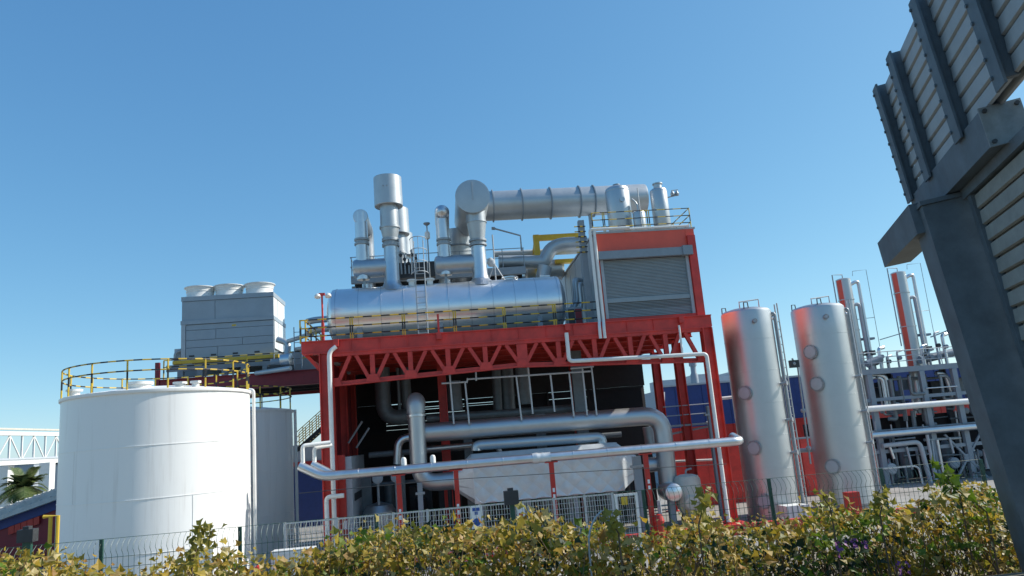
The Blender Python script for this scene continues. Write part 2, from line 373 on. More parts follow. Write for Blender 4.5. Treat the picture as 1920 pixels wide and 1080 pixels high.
# roof plant
railing('yellow and black striped railing along the front roof edge of the red house', [(HX0+.05, YF+.35, HZ+.1), (HX1-.02, YF+.35, HZ+.1), (HX1-.02, 42, HZ+.1)], h=1.05,
        posts=[(HX0+.05, YF+.35, HZ+.1), (HX0+.6, YF+.35, HZ+.1), (HX0+.68, YF+.35, HZ+.1), (HX0+2.9, YF+.35, HZ+.1), (HX0+3.0, YF+.35, HZ+.1), (HX1-.02, YF+.35, HZ+.1), (HX1-.02, 38, HZ+.1), (HX1-.02, 40, HZ+.1), (HX1-.02, 42, HZ+.1)], r=.024)
def vtank(name, label, cx, Y, ytop, ybot, xw, m, legs=True, neck=None, pts=None):
    c = P(cx, (ytop+ybot)/2, Y); zt_, zb_ = pz(cx, ytop, Y), HZ+.1
    t = thing(name, label, 'tank', (c.x, Y, zb_)); R = xw
    z0 = zb_+(.45 if legs else 0)
    if neck: zt_ -= neck[1]
    MB().lathe((c.x, Y, 0), [(R*.55, z0-.02), (R*.9, z0+R*.12), (R, z0+R*.35), (R, zt_-R*.45), (R*.93, zt_-R*.22), (R*.72, zt_-R*.07), (R*.4, zt_-.01), (.02, zt_)]).build('shell', m, t)
    MB().cyl((c.x, Y, zt_-R*.5), (c.x, Y, zt_-R*.45), R*1.015, n=32).build('weld_seam', m, t)
    if neck: MB().lathe((c.x, Y, 0), [(neck[0], zt_-.08), (neck[0], zt_+neck[1]-.06), (neck[0]*1.25, zt_+neck[1]-.06), (neck[0]*1.25, zt_+neck[1])], n=20).build('neck', m, t)
    if legs:
        for a in (45, 135, 225, 315):
            x, y = c.x+R*.8*math.cos(R_(a)), Y+R*.8*math.sin(R_(a)); MB().beam((x, y, zb_), (x, y, z0+R*.5), .09, .09).build('leg', GALV, t)
    return t, c, zt_
t, c, zz = vtank('pressure_tank', 'squat domed steel tank behind the striped railing on the red house roof', 1160, 37.8, 350, 425, .66, STEEL)
MB().lathe((c.x, 37.8, 0), [(.14, zz-.05), (.14, zz+.08), (.2, zz+.08), (.2, zz+.12)], n=16).build('manhole_cover', GALV, t)
MB().lathe((c.x+.05, 37.8-.62, zz-.95), [(.14, 0), (.14, .12)], (0,-1,0), 16).build('port', STEEL, t)
MB().tube(bend([(c.x+.7, 37.6, zz-.8), (c.x+.95, 37.5, zz-1.1), (c.x+.95, 37.5, HZ+.2)], .3), .05, 8).build('outlet_pipe', STEEL, t)
vtank('canister', 'small upright steel canister between the two roof tanks', 1199, 36.8, 396, 428, .33, STEEL, legs=False)
t, c, zz = vtank('silencer', 'slim upright steel silencer with narrow neck at the right end of the roof', 1237, 37.3, 344, 420, .46, STEEL, neck=(.22, .28))
zl = zz-.55
fl = thing('floodlight_bracket', 'twin floodlights on a bracket arm beside the slim roof silencer', 'floodlight', (c.x+1.0, 37.3, zl))
MB().tube([(c.x+.4, 37.3, zl), (c.x+1.05, 37.3, zl+.12)], .03, 6).build('arm', GALV, fl)
MB().tube([(c.x+.75, 37.3, zl+.1), (c.x+.75, 37.3, zl+.4), (c.x+1.1, 37.3, zl+.42)], .025, 6).build('bracket', GALV, fl)
for dx in (.78, 1.02): MB().lathe((c.x+dx, 37.3, zl+.1), [(.1, 0), (.12, .1), (.05, .26)], n=10).build('lamp_head', GALV, fl)
tag(MB().tube([(px(1196, 362, 35.9), 35.9, HZ+.1), (px(1196, 362, 35.9), 35.9, pz(1196, 352, 35.9))], .03, 6).build('vent_pipe', GALV), 'thin upright vent pipe rising through the roof railing of the red house', 'pipe')
# pipes running down the house corner
for k in range(2):
    x = px(1107+k*8, 445, YF)-.02
    pipe('drainpipe', ['white drainpipe down the house corner, the left of the pair', 'white drainpipe down the house corner, the right of the pair'][k],
         [(x+1.2+k*.6, YF-.1-.02*k, HZ+.17-k*.01), (x, YF-.1, HZ+.17-.01*k), (x, YF-.1, zt+.1), (x-.1, YF-.45, zt-.3), (x-.1, YF-.45, zfb-.15)], .075, WHITE2, rad=.14)
tag(MB().tube([(HX0+1.6, YF+.12, HZ+.16), (HX1-.2, YF+.12, HZ+.16)], .06, 10).build('conduit', WHITE2), 'white conduit lying along the roof edge of the red house', 'pipe')
# steel column and pipes beside the house
q = MB(); q.box(7.45, 7.75, 35.9, 36.2, zt, 15.6)
sp = tag(q.build('stair_column', GREY), 'grey steel post with short rungs beside the left wall of the house', 'post')
for i in range(6): MB().tube([(7.2, 35.85, 13.9+i*.27), (7.78, 35.85, 13.9+i*.27)], .03, 6, stripe=.15).build('rung', YB, sp)
for k, (x, y1_, z1_) in enumerate(((7.75, 38.5, 13.1), (7.7, 37.6, 12.9), (7.72, 36.8, 12.5))):
    pipe('insulated_pipe', ['grey insulated pipe bent along the house side wall, farthest one', 'grey insulated pipe bent along the house side wall, middle one', 'grey insulated pipe bent along the house side wall, nearest one'][k],
         [(x+.2, y1_+.6, z1_), (x-.35, y1_, z1_), (x-.35, y1_, z1_-1.2), (x-.9, y1_-.3, z1_-2.0), (x-.9, y1_-.3, zt+.05)], .11, DUCT, rad=.3)
cab = thing('deck_cabinet', 'dark switch cabinet on the deck between vessel and house', 'cabinet', (7.0, 36.6, zt))
MB().box(6.5, 7.3, 36.4, 36.9, zt, zt+1.1).build('body', GREY, cab); MB().box(6.56, 6.88, 36.37, 36.398, zt+.1, zt+1.0).build('door', DARK, cab); MB().box(6.92, 7.24, 36.37, 36.398, zt+.1, zt+1.0).build('door', REDD, cab)

# ================================================================== PROCESS VESSEL AND STACKS
VY, VZ, VR = 38.1, 11.78, 1.40
vx0, vx1 = px(628, 580, VY), px(1045, 560, VY)
ve = thing('process_vessel', 'long horizontal polished steel vessel lying on the red deck', 'vessel', ((vx0+vx1)/2, VY, zt))
prof = [(.02, -.38), (VR*.35, -.36), (VR*.65, -.28), (VR*.88, -.15), (VR*.985, -.03), (VR, .06)]
MB().lathe((vx0, VY, VZ), prof+[(VR, .06+(vx1-vx0-.1)*i/10) for i in range(1, 11)]+[(VR*.985, vx1-vx0+.03), (VR*.88, vx1-vx0+.15), (VR*.65, vx1-vx0+.28), (.02, vx1-vx0+.36)], (1,0,0), 72).build('shell', VESM, ve)
for i in range(11):
    x = vx0+.15+i*(vx1-vx0-.3)/10
    MB().lathe((x, VY, VZ), [(VR-.01, 0), (VR+.016, .004), (VR+.016, .045), (VR-.01, .05)], (1,0,0), 72).build('band', ALU, ve)
for x in (vx0+1.2, vx0+5.2, vx1-1.3):
    MB().prism([(x, VY-1.1, zt), (x, VY+1.1, zt), (x, VY+1.15, VZ-.75), (x, VY-1.15, VZ-.75)], (.25, 0, 0)).build('saddle', GREY, ve)
for xx in (772, 806):
    x = px(xx, 525, VY); MB().lathe((x, VY-.35, VZ), [(.16, 1.25), (.16, 1.55), (.25, 1.55), (.25, 1.63)], n=18).build('nozzle', WHITE2, ve)
x = px(955, 515, VY); MB().lathe((x, VY, VZ), [(.35, 1.35), (.35, 1.45), (.45, 1.45), (.45, 1.52)], n=24).build('manhole_cover', ALU, ve)
MB().tube([(px(1015, 515, VY)-.1, VY-.1, VZ+VR+.04), (px(1030, 515, VY), VY-.1, VZ+VR+.04)], .07, 8).build('lifting_lug', WHITE2, ve)
ztop = VZ+VR
def ringstack(name, label, X, Y):
    s_ = 1.0
    t = thing(name, label, 'stack', (X, Y, ztop-.1))
    z = lambda y: pz(730, y, 38.1)
    MB().lathe((X, Y, 0), [(.95, ztop-.32), (.7, ztop-.12), (.5, ztop+.05), (.40, ztop+.3), (.37, z(462))], n=32).build('pipe', ALU, t)
    q = MB(); q.lathe((X, Y, 0), [(.37, z(463)), (.45, z(463)), (.45, z(458)), (.38, z(457)), (.38, z(454)), (.45, z(453)), (.45, z(448)), (.38, z(447))], n=28); q.build('flange_ring', GALV, t)
    MB().lathe((X, Y, 0), [(.38, z(448)), (.50, z(428)), (.50, z(427))], n=32).build('reducer', DUCT, t)
    MB().lathe((X, Y, 0), [(.5, z(429)), (.54, z(429)), (.54, z(425)), (.49, z(425)), (.48, z(380))], n=32).build('barrel', DUCT, t)
    MB().lathe((X, Y, 0), [(.49, z(386)), (.72, z(388)), (.75, z(387)), (.74, z(334)), (.68, z(334)), (.66, z(345)), (.1, z(346))], n=40).build('cowl', DUCT, t)
    for a in (0, 2): MB().lathe((X-.2+.1*a, Y-.74, z(356)), [(.035, 0), (.035, .04)], (0,-1,0), 8).build('bolt', GALV, t)
    return t
X1 = px(731, 430, 38.1)
s1 = ringstack('exhaust_stack', 'tall grey exhaust stack with wide cowl, nearest of the three in line', X1, 38.1)
tree_copy(s1, (X1+.1, 43.6, ztop-.1), 'grey exhaust stack directly behind the nearest cowled stack, middle of three')
tree_copy(s1, (X1+.12, 49.0, ztop-.1), 'grey exhaust stack with cowl, rearmost of the three in line')
def sidedrum(label, xa, xb, Y, yc, R, drumlab):
    a, b_ = P(xa, yc, Y), P(xb, yc-(xb-xa)*.06, Y); zc = (a.z+b_.z)/2
    q = MB().lathe((a.x, Y, zc), [(.02, -.08), (R*.6, -.06), (R*.9, 0), (R, .1), (R, b_.x-a.x-.2), (R*.97, b_.x-a.x)], (1,0,0), 40)
    d = tag(q.build('vapour_drum', STEEL), drumlab, 'drum')
    MB().lathe((a.x+.35, Y, zc), [(R+.01, 0), (R+.01, .05)], (1,0,0), 40).build('band', STEEL, d)
    MB().beam((a.x+.5, Y, zc-R-1.0), (a.x+.5, Y, zc-R+.05), .12, .12).build('support', GALV, d)
    return zc
def swanpipe(label, xp, ytop, ybot, Y, R, zend, dome=False):
    X = px(xp, (ytop+ybot)/2, Y); zt_ = pz(xp, ytop, Y)
    t = thing('swan_neck_pipe', label, 'pipe', (X, Y, zend))
    MB().cyl((X, Y, zend), (X, Y, zt_-R*.3), R, n=28).build('riser', ALU, t)
    zf = pz(xp, 453, Y)
    q = MB(); q.lathe((X, Y, 0), [(R, zf-.2), (R*1.2, zf-.2), (R*1.2, zf-.1), (R*1.02, zf-.08), (R*1.02, zf+.02), (R*1.2, zf+.04), (R*1.2, zf+.14), (R, zf+.14)], n=28); q.build('flange_ring', GALV, t)
    zc = zt_-R*1.08; r2 = R*1.18
    pr = [(r2, 0), (r2*.96, -.02)] if not dome else [(r2, 0), (r2*.9, -.12), (r2*.6, -.25), (.02, -.32)]
    MB().lathe((X, Y-.25, zc), pr[::-1]+[(r2, .02), (r2, 2.2)], (0,1,0), 36).build('head', ALU, t)
    MB().tube(bend([(X+.02, Y+1.9, zc), (X+.02, Y+2.8, zc), (X+.02, Y+2.9, zend-.3)], .8), r2*.98, 24).build('return_leg', ALU, t)
    return t
sidedrum('', 664, 728, 38.3, 505, .50, 'short horizontal steel drum joining the leftmost stack above the vessel')
swanpipe('upright steel pipe with flat disc head, leftmost above the vessel', 678, 396, 488, 38.3, .33, ztop+.5)
sidedrum('', 817, 890, 38.3, 498, .50, 'short horizontal steel drum beneath the large round duct end')
swanpipe('upright steel pipe with domed head, left of the large round duct end', 831, 388, 485, 38.3, .33, ztop+.5, True)
# large duct
DZ = pz(886, 368, 37.4); DX = px(886, 368, 37.4); DYc = 41.2
X3 = px(897, 470, 38.1)
du = thing('exhaust_duct', 'very large grey round duct running right above the vessel to the house', 'duct', (DX, 38.1, ztop))
MB().lathe((X3, 38.1, 0), [(1.0, ztop-.36), (.7, ztop-.1), (.46, ztop+.12), (.40, ztop+.4), (.38, pz(890, 463, 38.1))], n=32).build('riser', ALU, du)
zf = pz(890, 455, 38.1)
MB().lathe((X3, 38.1, 0), [(.38, zf-.2), (.47, zf-.2), (.47, zf-.1), (.39, zf-.08), (.39, zf+.02), (.47, zf+.04), (.47, zf+.14), (.39, zf+.14)], n=28).build('flange_ring', GALV, du)
MB().lathe((X3, 38.1, 0), [(.39, zf+.14), (.52, zf+1.05), (.56, zf+1.06), (.56, zf+1.12), (.52, zf+1.13), (.53, DZ-.3)], n=32).build('reducer', DUCT, du)
RD = .90
MB().lathe((DX, 37.4, DZ), [(RD-.03, -.01), (RD, .0), (RD, .04), (RD, 4.6), (RD*.9, 4.65), (.05, 4.66)], (0,1,0), 48).build('header', DUCT, du)
MB().lathe((DX, 37.37, DZ), [(.02, -.03), (RD-.06, 0), (RD+.02, .01), (RD+.02, .06)], (0,1,0), 48).build('end_cap', DUCT, du)
MB().box(DX-.02, DX+.02, 37.3, 37.36, DZ-.2, DZ+RD-.1).build('cap_seam', GREYL, du)
RX = .86; xe = px(1210, 375, DYc)
DZ2 = (pz(960, 383, DYc)+pz(1180, 375, DYc))/2
MB().lathe((DX+.3, DYc, DZ2), [(RX*.95, 0), (RX, .8), (RX, xe-DX-.42), (RX*.97, xe-DX-.32), (RX*.8, xe-DX-.3), (.05, xe-DX-.29)], (1,0,0), 56).build('main_run', DUCT, du)
for i, fx in enumerate((923, 977, 1031, 1085, 1112)):
    x = px(fx, 380, DYc); MB().lathe((x, DYc, DZ2), [(RX, -.03), (RX+.10, -.02), (RX+.10, .03), (RX, .04)], (1,0,0), 56).build('flange', GREY, du)
# falling ribbed duct behind
xa = px(870, 440, 42.6)
q = MB().cyl((DX-.75, 42.4, DZ-.3), (DX-.72, 43.2, ztop-.6), .74, n=32); q.build('down_leg', DUCT, du)
for i in range(6):
    z = DZ-1.4-i*.75; MB().lathe((DX-.74, 42.5+i*.11, z), [(.74, -.03), (.82, -.02), (.82, .03), (.74, .04)], (0,0,1), 32).build('leg_flange', GREY, du)
for xx in (9.3,): MB().beam((xx, DYc, HZ-4), (xx, DYc, DZ2-RX-.02), .2, .2).build('support', GALV, du) if xx < 7 else MB().beam((xx, DYc, HZ+.1), (xx, DYc, DZ2-RX), .2, .2).build('support', GALV, du)
# yellow hoist
q = thing('hoist_frame', 'yellow steel hoist frame standing behind the vessel near the house', 'hoist', (px(1005, 470, 43), 43, zt))
xa = px(1006, 460, 43); zh = pz(1006, 441, 43)
MB().box(xa-.17, xa+.17, 42.85, 43.15, zt, zh).build('post', YEL, q)
MB().box(xa+.17, px(1090, 440, 43), 42.88, 43.12, zh-.36, zh-.02).build('beam', YEL, q)
MB().beam((xa-.05, 43.2, zh-.4), (xa-.35, 45, zh-2.4), .14, .14).build('brace', YEL, q)
MB().box(px(1040, 480, 43.3), px(1075, 480, 43.3), 43.2, 43.6, pz(1060, 493, 43.3), pz(1060, 486, 43.3)).build('trolley', YEL, q)
# S bend pipe
Yp = 42
pipe('bent_duct', 'grey S-shaped duct rising beside the red house behind the vessel', [P(935, 492, Yp), P(1012, 491, Yp), P(1013, 522, Yp), P(1020, 500, Yp), P(1034, 460, Yp), P(1100, 456, Yp)][:2]+[P(1020, 492, Yp), P(1036, 458, Yp), P(1100, 456, Yp)], .40, DUCT, rad=1.0, n=24)
pipe('straight_duct', 'grey straight duct behind the vessel passing below the yellow hoist', [P(925, 477, 43.8), P(1090, 470, 43.8)], .2, GREYL, n=16)
pipe('elbow_duct', 'grey duct elbow dropping behind the right end of the vessel', [P(1022, 500, 41.4), P(1016, 530, 41.4), P(1016, 560, 41.4)], .42, DUCT, rad=.4, n=24)
tag(MB().lathe((px(985, 506, 44), 44, pz(1010, 507, 44)), [(.1, -.2), (.5, -.1), (.62, .05), (.62, 2.2), (.5, 2.35), (.1, 2.42)], (1,0,0), 28).build('receiver_drum', STEEL), 'bluish horizontal receiver drum between duct elbow and hoist frame', 'drum')
# rear platform
rp = thing('service_platform', 'grey service platform with handrails behind the vessel', 'platform', (0, 41.5, ztop))
zp = pz(800, 512, 41)
for (xa, xb) in ((658, 985),):
    x0, x1 = px(xa, 515, 40.8), px(xb, 500, 40.8)
    MB().box(x0, x1, 40.7, 40.95, zp-.42, zp).build('edge_beam', GREY, rp); MB().box(x0, x1, 40.95, 44.5, zp-.1, zp-.02).build('grating', DARK, rp)
    for y in (42.5, 44.4): MB().box(x0, x1, y, y+.15, zp-.42, zp-.11).build('cross_beam', DARK, rp)
    n = 9
    for i in range(n):
        x = x0+.05+(x1-x0-.1)*i/(n-1); MB().tube([(x, 40.8, zp), (x, 40.8, zp+1.1)], .028, 6).build('rail_post', GREY, rp)
        if i % 2 == 0: MB().beam((x, 41.5, zt), (x, 41.5, zp-.43), .2, .2).build('leg', GREY, rp)
    for h in (.55, 1.1): MB().tube([(x0, 40.8, zp+h), (x1, 40.8, zp+h)], .024, 6).build('handrail', GREY, rp)
    for h in (.55, 1.1): MB().tube([(x0, 40.8, zp+h), (x0, 44.4, zp+h)], .024, 6).build('handrail', GREY, rp)
def davit(): 
    a = P(978, 470, 40.9); d = tag(MB().tube([a, a+V((0, 0, .9)), P(925, 428, 40.9)], .05, 8).build('davit_arm', GALV), 'grey davit arm slanting up behind the vessel, right of the big riser', 'hoist')
    MB().tube([P(925, 428, 40.9)+V((-.1,0,0)), P(925, 428, 40.9)+V((.1, 0, -.02))], .09, 8).build('sheave', GALV, d)
davit()
bx_ = P(757, 490, 40)
vm = thing('valve_manifold', 'cluster of small valves and pipes between stack and caged ladder', 'valves', (bx_.x, 39.6, ztop))
for i in range(5):
    x = px(752+i*7, 490, 39.6); z1_ = pz(752, 470+8*(i % 3), 39.6)
    MB().tube([(x, 39.6, zp-.3), (x, 39.6, z1_)], .05, 8).build('branch', GALV, vm); MB().lathe((x, 39.5, z1_-.3), [(.09, 0), (.09, .14)], (0,-1,0), 12).build('handwheel', DARK, vm)
MB().box(px(745, 495, 39.8), px(815, 495, 39.8), 39.7, 40.2, zp-.5, zp+.35).build('rack', DARK, vm)
a = P(803, 470, 39)
sf = thing('safety_valve', 'small white safety valve on a thin pipe beside the caged ladder', 'valve', (a.x, 39, ztop))
zz = pz(803, 420, 39); MB().tube([(a.x, 39, ztop), (a.x, 39, zz)], .035, 8).build('pipe', GALV, sf)
MB().lathe((a.x, 39, zz-.85), [(.08, 0), (.14, .05), (.14, .35), (.07, .45)], n=12).build('body', WHITE2, sf); MB().lathe((a.x, 39, zz-.1), [(.05, 0), (.18, .1), (.18, .16)], n=12).build('cap', GREY, sf)
a = P(927, 490, 39.4)
mv = thing('motor_valve', 'pale valve with tripod mast beside the big riser on the vessel', 'valve', (a.x, 39.4, ztop))
MB().tube([(a.x, 39.4, ztop), (a.x, 39.4, pz(927, 440, 39.4))], .04, 8).build('mast', GREYL, mv)
for dx in (-.5, .6): MB().tube([(a.x+dx, 39.5, ztop+.1), (a.x, 39.4, ztop+1.2)], .03, 6).build('stay', GREYL, mv)
MB().lathe((a.x-.12, 39.35, ztop+1.05), [(.05, 0), (.2, .1), (.24, .3), (.12, .5)], (-.3, 0, 1), 14).build('actuator', GREYL, mv)
# caged ladder over the vessel
la = thing('caged_ladder', 'grey caged ladder climbing over the middle of the vessel', 'ladder', (px(790, 600, 36.5), 36.5, zt))
xl, xr = px(781, 560, 36.4)-.0, px(799, 560, 36.4)
zl1 = pz(790, 448, 36.4)
for x in (xl, xr): MB().tube([(x, 36.4, zt), (x, 36.4, zl1-.1), (x, 37.0, zl1)], .03, 6).build('rail', GREYL, la)
nr = 17
for i in range(nr): z = zt+.3+i*.3; MB().tube([(xl, 36.4, z), (xr, 36.4, z)], .018, 6).build('rung', GREYL, la) if z < zl1-1 else None
for z in (ztop+.2, ztop+.75, zl1-.65, zl1-.05):
    q = MB(); cx_ = (xl+xr)/2; q.tube([(cx_+.42*math.cos(R_(a)), 36.4-.1-.62*max(0, math.sin(R_(a)))-.0, z) for a in range(0, 181, 15)], .022, 6); q.build('hoop', GREYL, la)
for a in (20, 55, 90, 125, 160): x = (xl+xr)/2+.42*math.cos(R_(a)); y = 36.3-.62*math.sin(R_(a)); MB().tube([(x, y, ztop+.2), (x, y, zl1-.05)], .014, 5).build('cage_bar', GREYL, la)
# walkway railing
wx = [px(x_, y_, YF+.25) for x_, y_ in ((659, 620), (757, 612), (853, 607), (946, 600), (1040, 594))]
pp = []
for x in wx: pp += [(x-.05, YF+.25, zt), (x+.05, YF+.25, zt)]
railing('long yellow and black striped railing along the deck edge before the vessel', [(px(562, 640, YF+.25), YF+.25, zt), (HX0-.1, YF+.25, zt)], posts=pp+[(px(562, 640, YF+.25)+.03, YF+.25, zt), (HX0-.12, YF+.25, zt)])
railing('short yellow and black railing across the left end of the deck', [(-6.25, YF+.45, zt), (-6.25, 40, zt)], every=1.5)
lp = thing('lamp_post', 'thin red lamp post with two floodlights at the left deck corner', 'lamp post', (px(607, 640, YF+.4), YF+.4, zt))
xl = px(605, 600, YF+.4); zl = pz(605, 553, YF+.4)
MB().cyl((xl, YF+.4, zt), (xl, YF+.4, zt+.95), .075, n=12).build('post_base', RED, lp); MB().cyl((xl, YF+.4, zt+.95), (xl, YF+.4, zl), .045, n=10).build('post_shaft', RED, lp)
MB().box(xl-.14, xl+.14, YF+.34, YF+.46, zl-.03, zl+.09).build('crosspiece', RED, lp)
for dx in (-.2, .3): MB().lathe((xl+dx, YF+.38, zl-.02), [(.06, -.08), (.14, 0), (.15, .1), (.08, .14)], (0,-.4,-1), 16).build('floodlight', WHITE2, lp)
for k, yy in enumerate((600, 618)):
    pipe('deck_pipe', ['grey insulated pipe leaving the left end of the vessel, upper one', 'grey insulated pipe leaving the left end of the vessel, lower one'][k], [P(575, yy+4, 38.5), P(590, yy, 38.5), P(632, yy-3, 38.5)], .17, DUCT, rad=.3)

# white drainpipes on the truss
pipe('drainpipe', 'white drainpipe running down the left red column', [P(630, 650, YF-.35), P(617, 660, YF-.42), (px(617, 660, YF-.42), YF-.42, .4)], .105, WHITE2, rad=.25)
a = P(1062, 624, YF-.4); zz = pz(1070, 677, YF-.4); xe = px(1328, 690, YF-.4)
pipe('drainpipe', 'long white drainpipe crossing the right truss and falling at the right column', [a, (a.x, YF-.4, zz), (xe, YF-.4, zz-.12), (xe, YF-.4, .4)], .095, WHITE2, rad=.2)
a = P(1273, 610, YF-.3); pipe('drainpipe', 'short white drainpipe stub below the shutter joining the long pipe', [a, (a.x, YF-.3, zz+.02)], .05, WHITE2)

# ================================================================== COOLING TOWER AND ITS BRIDGE
TY = 45.0
tx0, tx1 = px(340, 610, TY), px(513, 605, TY); tz0, tz1 = 10.98, 14.8; zs = 13.1
ct = thing('cooling_tower', 'grey panelled cooling tower with three round fan stacks', 'cooling tower', ((tx0+tx1)/2, TY+1.6, tz0))
MB().box(tx0+.06, tx1-.06, TY+.1, TY+3.3, tz0, tz1-.05).build('core', DIM, ct)
def panel(x0, x1, z0, z1, y, m=TOWER, d=.05): MB().box(x0+.012, x1-.012, y-d, y, z0+.012, z1-.012).build('panel', m, ct)
W = tx1-tx0
panel(tx0, tx0+W*.36, zs+.25, tz1-.28, TY+.1); panel(tx0+W*.36, tx1, zs+.25, tz1-.28, TY+.1)
MB().box(tx0-.02, tx1+.02, TY+.0, TY+3.4, tz1-.27, tz1).build('cornice', TOWER, ct)
MB().box(tx0-.03, tx1+.03, TY-.06, TY+3.4, zs, zs+.24).build('ledge', TOWER, ct)
rows = [(tz0, 11.7, .36), (11.7, 12.15, .64), (12.15, 12.75, .34), (12.75, zs-.02, 1)]
for z0, z1_, fx in rows:
    panel(tx0+.25, tx0+.25+(W-.25)*fx, z0, z1_, TY+.1, TOWER, .09)
    if fx < 1: panel(tx0+.25+(W-.25)*fx, tx1, z0, z1_, TY+.1, TOWER, .09)
MB().box(tx0, tx0+.24, TY-.03, TY+.1, tz0, zs).build('corner_post', GREYL, ct)
for y in (TY+.1, TY+1.2, TY+2.2):
    MB().box(tx1-.06, tx1-.01, y+.03, y+1.05, zs+.25, tz1-.28).build('panel', WHITE2, ct)  # sunlit flank put into the colour: white in place of tower paint
    MB().box(tx1-.06, tx1+.03, y+.03, y+1.05, tz0+.4, zs-.05).build('panel', WHITE2, ct)
for i, xx in enumerate((376, 430, 487)):
    x = px(xx, 546, TY+1.0)
    MB().lathe((x, TY+1.0, tz1), [(.86, 0), (.80, .2), (.79, .38), (.82, .40), (.82, .44), (.80, .46), (.86, .62), (.93, .66), (.93, .70), (.88, .70), (.76, .4), (.76, .05), (.1, .04)], n=40).build('fan_stack', WHITE2, ct)
for i in range(4): MB().box(tx0+.45+i*1.25, tx0+.75+i*1.25, TY-.01, TY+.009, tz0+.18, tz0+.28).build('vent', DARK, ct)
MB().box(tx0+2.9, tx0+3.15, TY-.005, TY+.009, zs-.25, zs-.15).build('notice', YEL, ct)
MB().tube(bend([(tx0-.35, TY, tz0-.6), (tx0-.35, TY, tz0+.5), (tx0, TY+.1, tz0+.62)], .2), .08, 8).build('downpipe', GALV, ct)
MB().box(tx0-.45, tx0-.1, TY+.2, TY+.6, tz0-.2, tz0+.75).build('junction_box', GREYL, ct)
BY = 43.9
br = thing('tower_bridge', 'red beam bridge carrying the cooling tower from the frame', 'bridge', (-11, BY, 9))
bx0 = px(300, 715, BY); bz1 = (pz(300, 712, BY)+pz(580, 697, BY))/2+.05; bz0 = bz1-.85
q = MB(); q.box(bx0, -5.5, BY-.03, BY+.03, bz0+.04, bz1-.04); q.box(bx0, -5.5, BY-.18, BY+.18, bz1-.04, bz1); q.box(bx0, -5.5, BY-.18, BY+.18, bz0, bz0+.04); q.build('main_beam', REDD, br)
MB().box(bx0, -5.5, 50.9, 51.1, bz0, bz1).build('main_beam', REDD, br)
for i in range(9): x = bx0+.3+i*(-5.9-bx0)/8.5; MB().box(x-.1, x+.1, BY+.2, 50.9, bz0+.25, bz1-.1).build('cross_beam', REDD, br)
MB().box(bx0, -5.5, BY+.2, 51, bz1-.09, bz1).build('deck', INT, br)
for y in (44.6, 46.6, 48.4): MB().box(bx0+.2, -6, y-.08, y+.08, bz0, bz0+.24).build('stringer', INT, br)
for x in (bx0+.5, -7.2): MB().box(x-.2, x+.2, 50.6, 51, 0, bz0).build('leg', REDD, br)
MB().box(bx0-.25, bx0-.02, BY-.1, BY+.1, bz0-.2, bz1+1.0).build('end_post', REDD, br)
gr = thing('tower_grillage', 'grey and yellow steel grillage under the cooling tower', 'support frame', ((tx0+tx1)/2, TY, bz1))
MB().box(tx0-.4, tx1+.3, TY-.25, TY+.0, tz0-.22, tz0-.02).build('edge_beam', YEL, gr)
MB().box(tx0-.8, tx1+.9, TY-.1, TY+.1, tz0-.62, tz0-.24).build('beam', GREY, gr); MB().box(tx0-.8, tx1+.9, TY+3, TY+3.2, tz0-.62, tz0-.05).build('beam', GREY, gr)
for x in (tx0, tx0+1.1, tx0+2.5, tx0+3.6, tx1-.5): MB().box(x-.16, x+.16, TY-.15, TY+.15, bz1, tz0-.63).build('leg', GREY, gr); MB().box(x-.16, x+.16, TY+3, TY+3.2, bz1, tz0-.63).build('leg', GREY, gr)
railing('yellow and black railing along the red bridge below the cooling tower', [(bx0+.2, BY, bz1), (-6.4, BY, bz1)], every=2.3, rails=2)
railing('grey railing at the right end of the cooling tower bridge', [(tx1+.1, BY+.6, bz1+.2), (tx1+.1, BY+.6, bz1+.2), (-6.6, BY+.6, bz1+.4)], h=1.2, rails=3, m=GREY, every=.8)
pm = thing('circulation_pump', 'bright pump with pipe elbow at the foot of the cooling tower', 'pump', (px(537, 685, 43.9), 43.9, bz1))
a = P(538, 675, 43.9); MB().lathe(a, [(.1, -.35), (.38, -.3), (.42, 0), (.38, .25), (.1, .3)], (1,-.2,0), 20).build('casing', ALU, pm)
MB().tube(bend([a+V((0,0,.3)), a+V((.1,.2,1.0)), a+V((-.6,.4,1.3))], .4), .18, 12).build('elbow', DUCT, pm)
MB().lathe(a+V((-.9,0,-.1)), [(.22, 0), (.22, .6)], (1,0,0), 16).build('motor', GREY, pm); MB().box(a.x-1.1, a.x+.4, 43.7, 44.1, bz1, a.z-.32).build('base_frame', DARK, pm)
for k, (p0, p1) in enumerate((((480, 700), (545, 690)), ((540, 640), (600, 620)), ((555, 655), (600, 648)))):
    pipe('bridge_pipe', ['grey pipe lying low on the bridge under the cooling tower', 'grey pipe rising from the bridge toward the vessel end, upper', 'grey pipe running level between bridge and red frame'][k], [P(*p0, 43.7+k*.2), P(*p1, 42.5)], .13, DUCT)
le = thing('access_ladder', 'thin grey ladder between the cooling tower and the red frame', 'ladder', (px(553, 660, 43), 43, bz1))
xa = px(552, 660, 43)
for dx in (0, .4): MB().tube([(xa+dx, 43, bz1), (xa+dx, 43, bz1+2.4)], .03, 6).build('rail', GREY, le)
for i in range(7): MB().tube([(xa, 43, bz1+.3+i*.3), (xa+.4, 43, bz1+.3+i*.3)], .02, 6).build('rung', GREY, le)
db = MB(); db.box(tx1+.5, -6.5, TY+.3, TY+2.5, bz1, bz1+1.3); tag(db.build('pipe_rack_box', GREY), 'dark grey equipment box behind the pump on the bridge', 'enclosure')

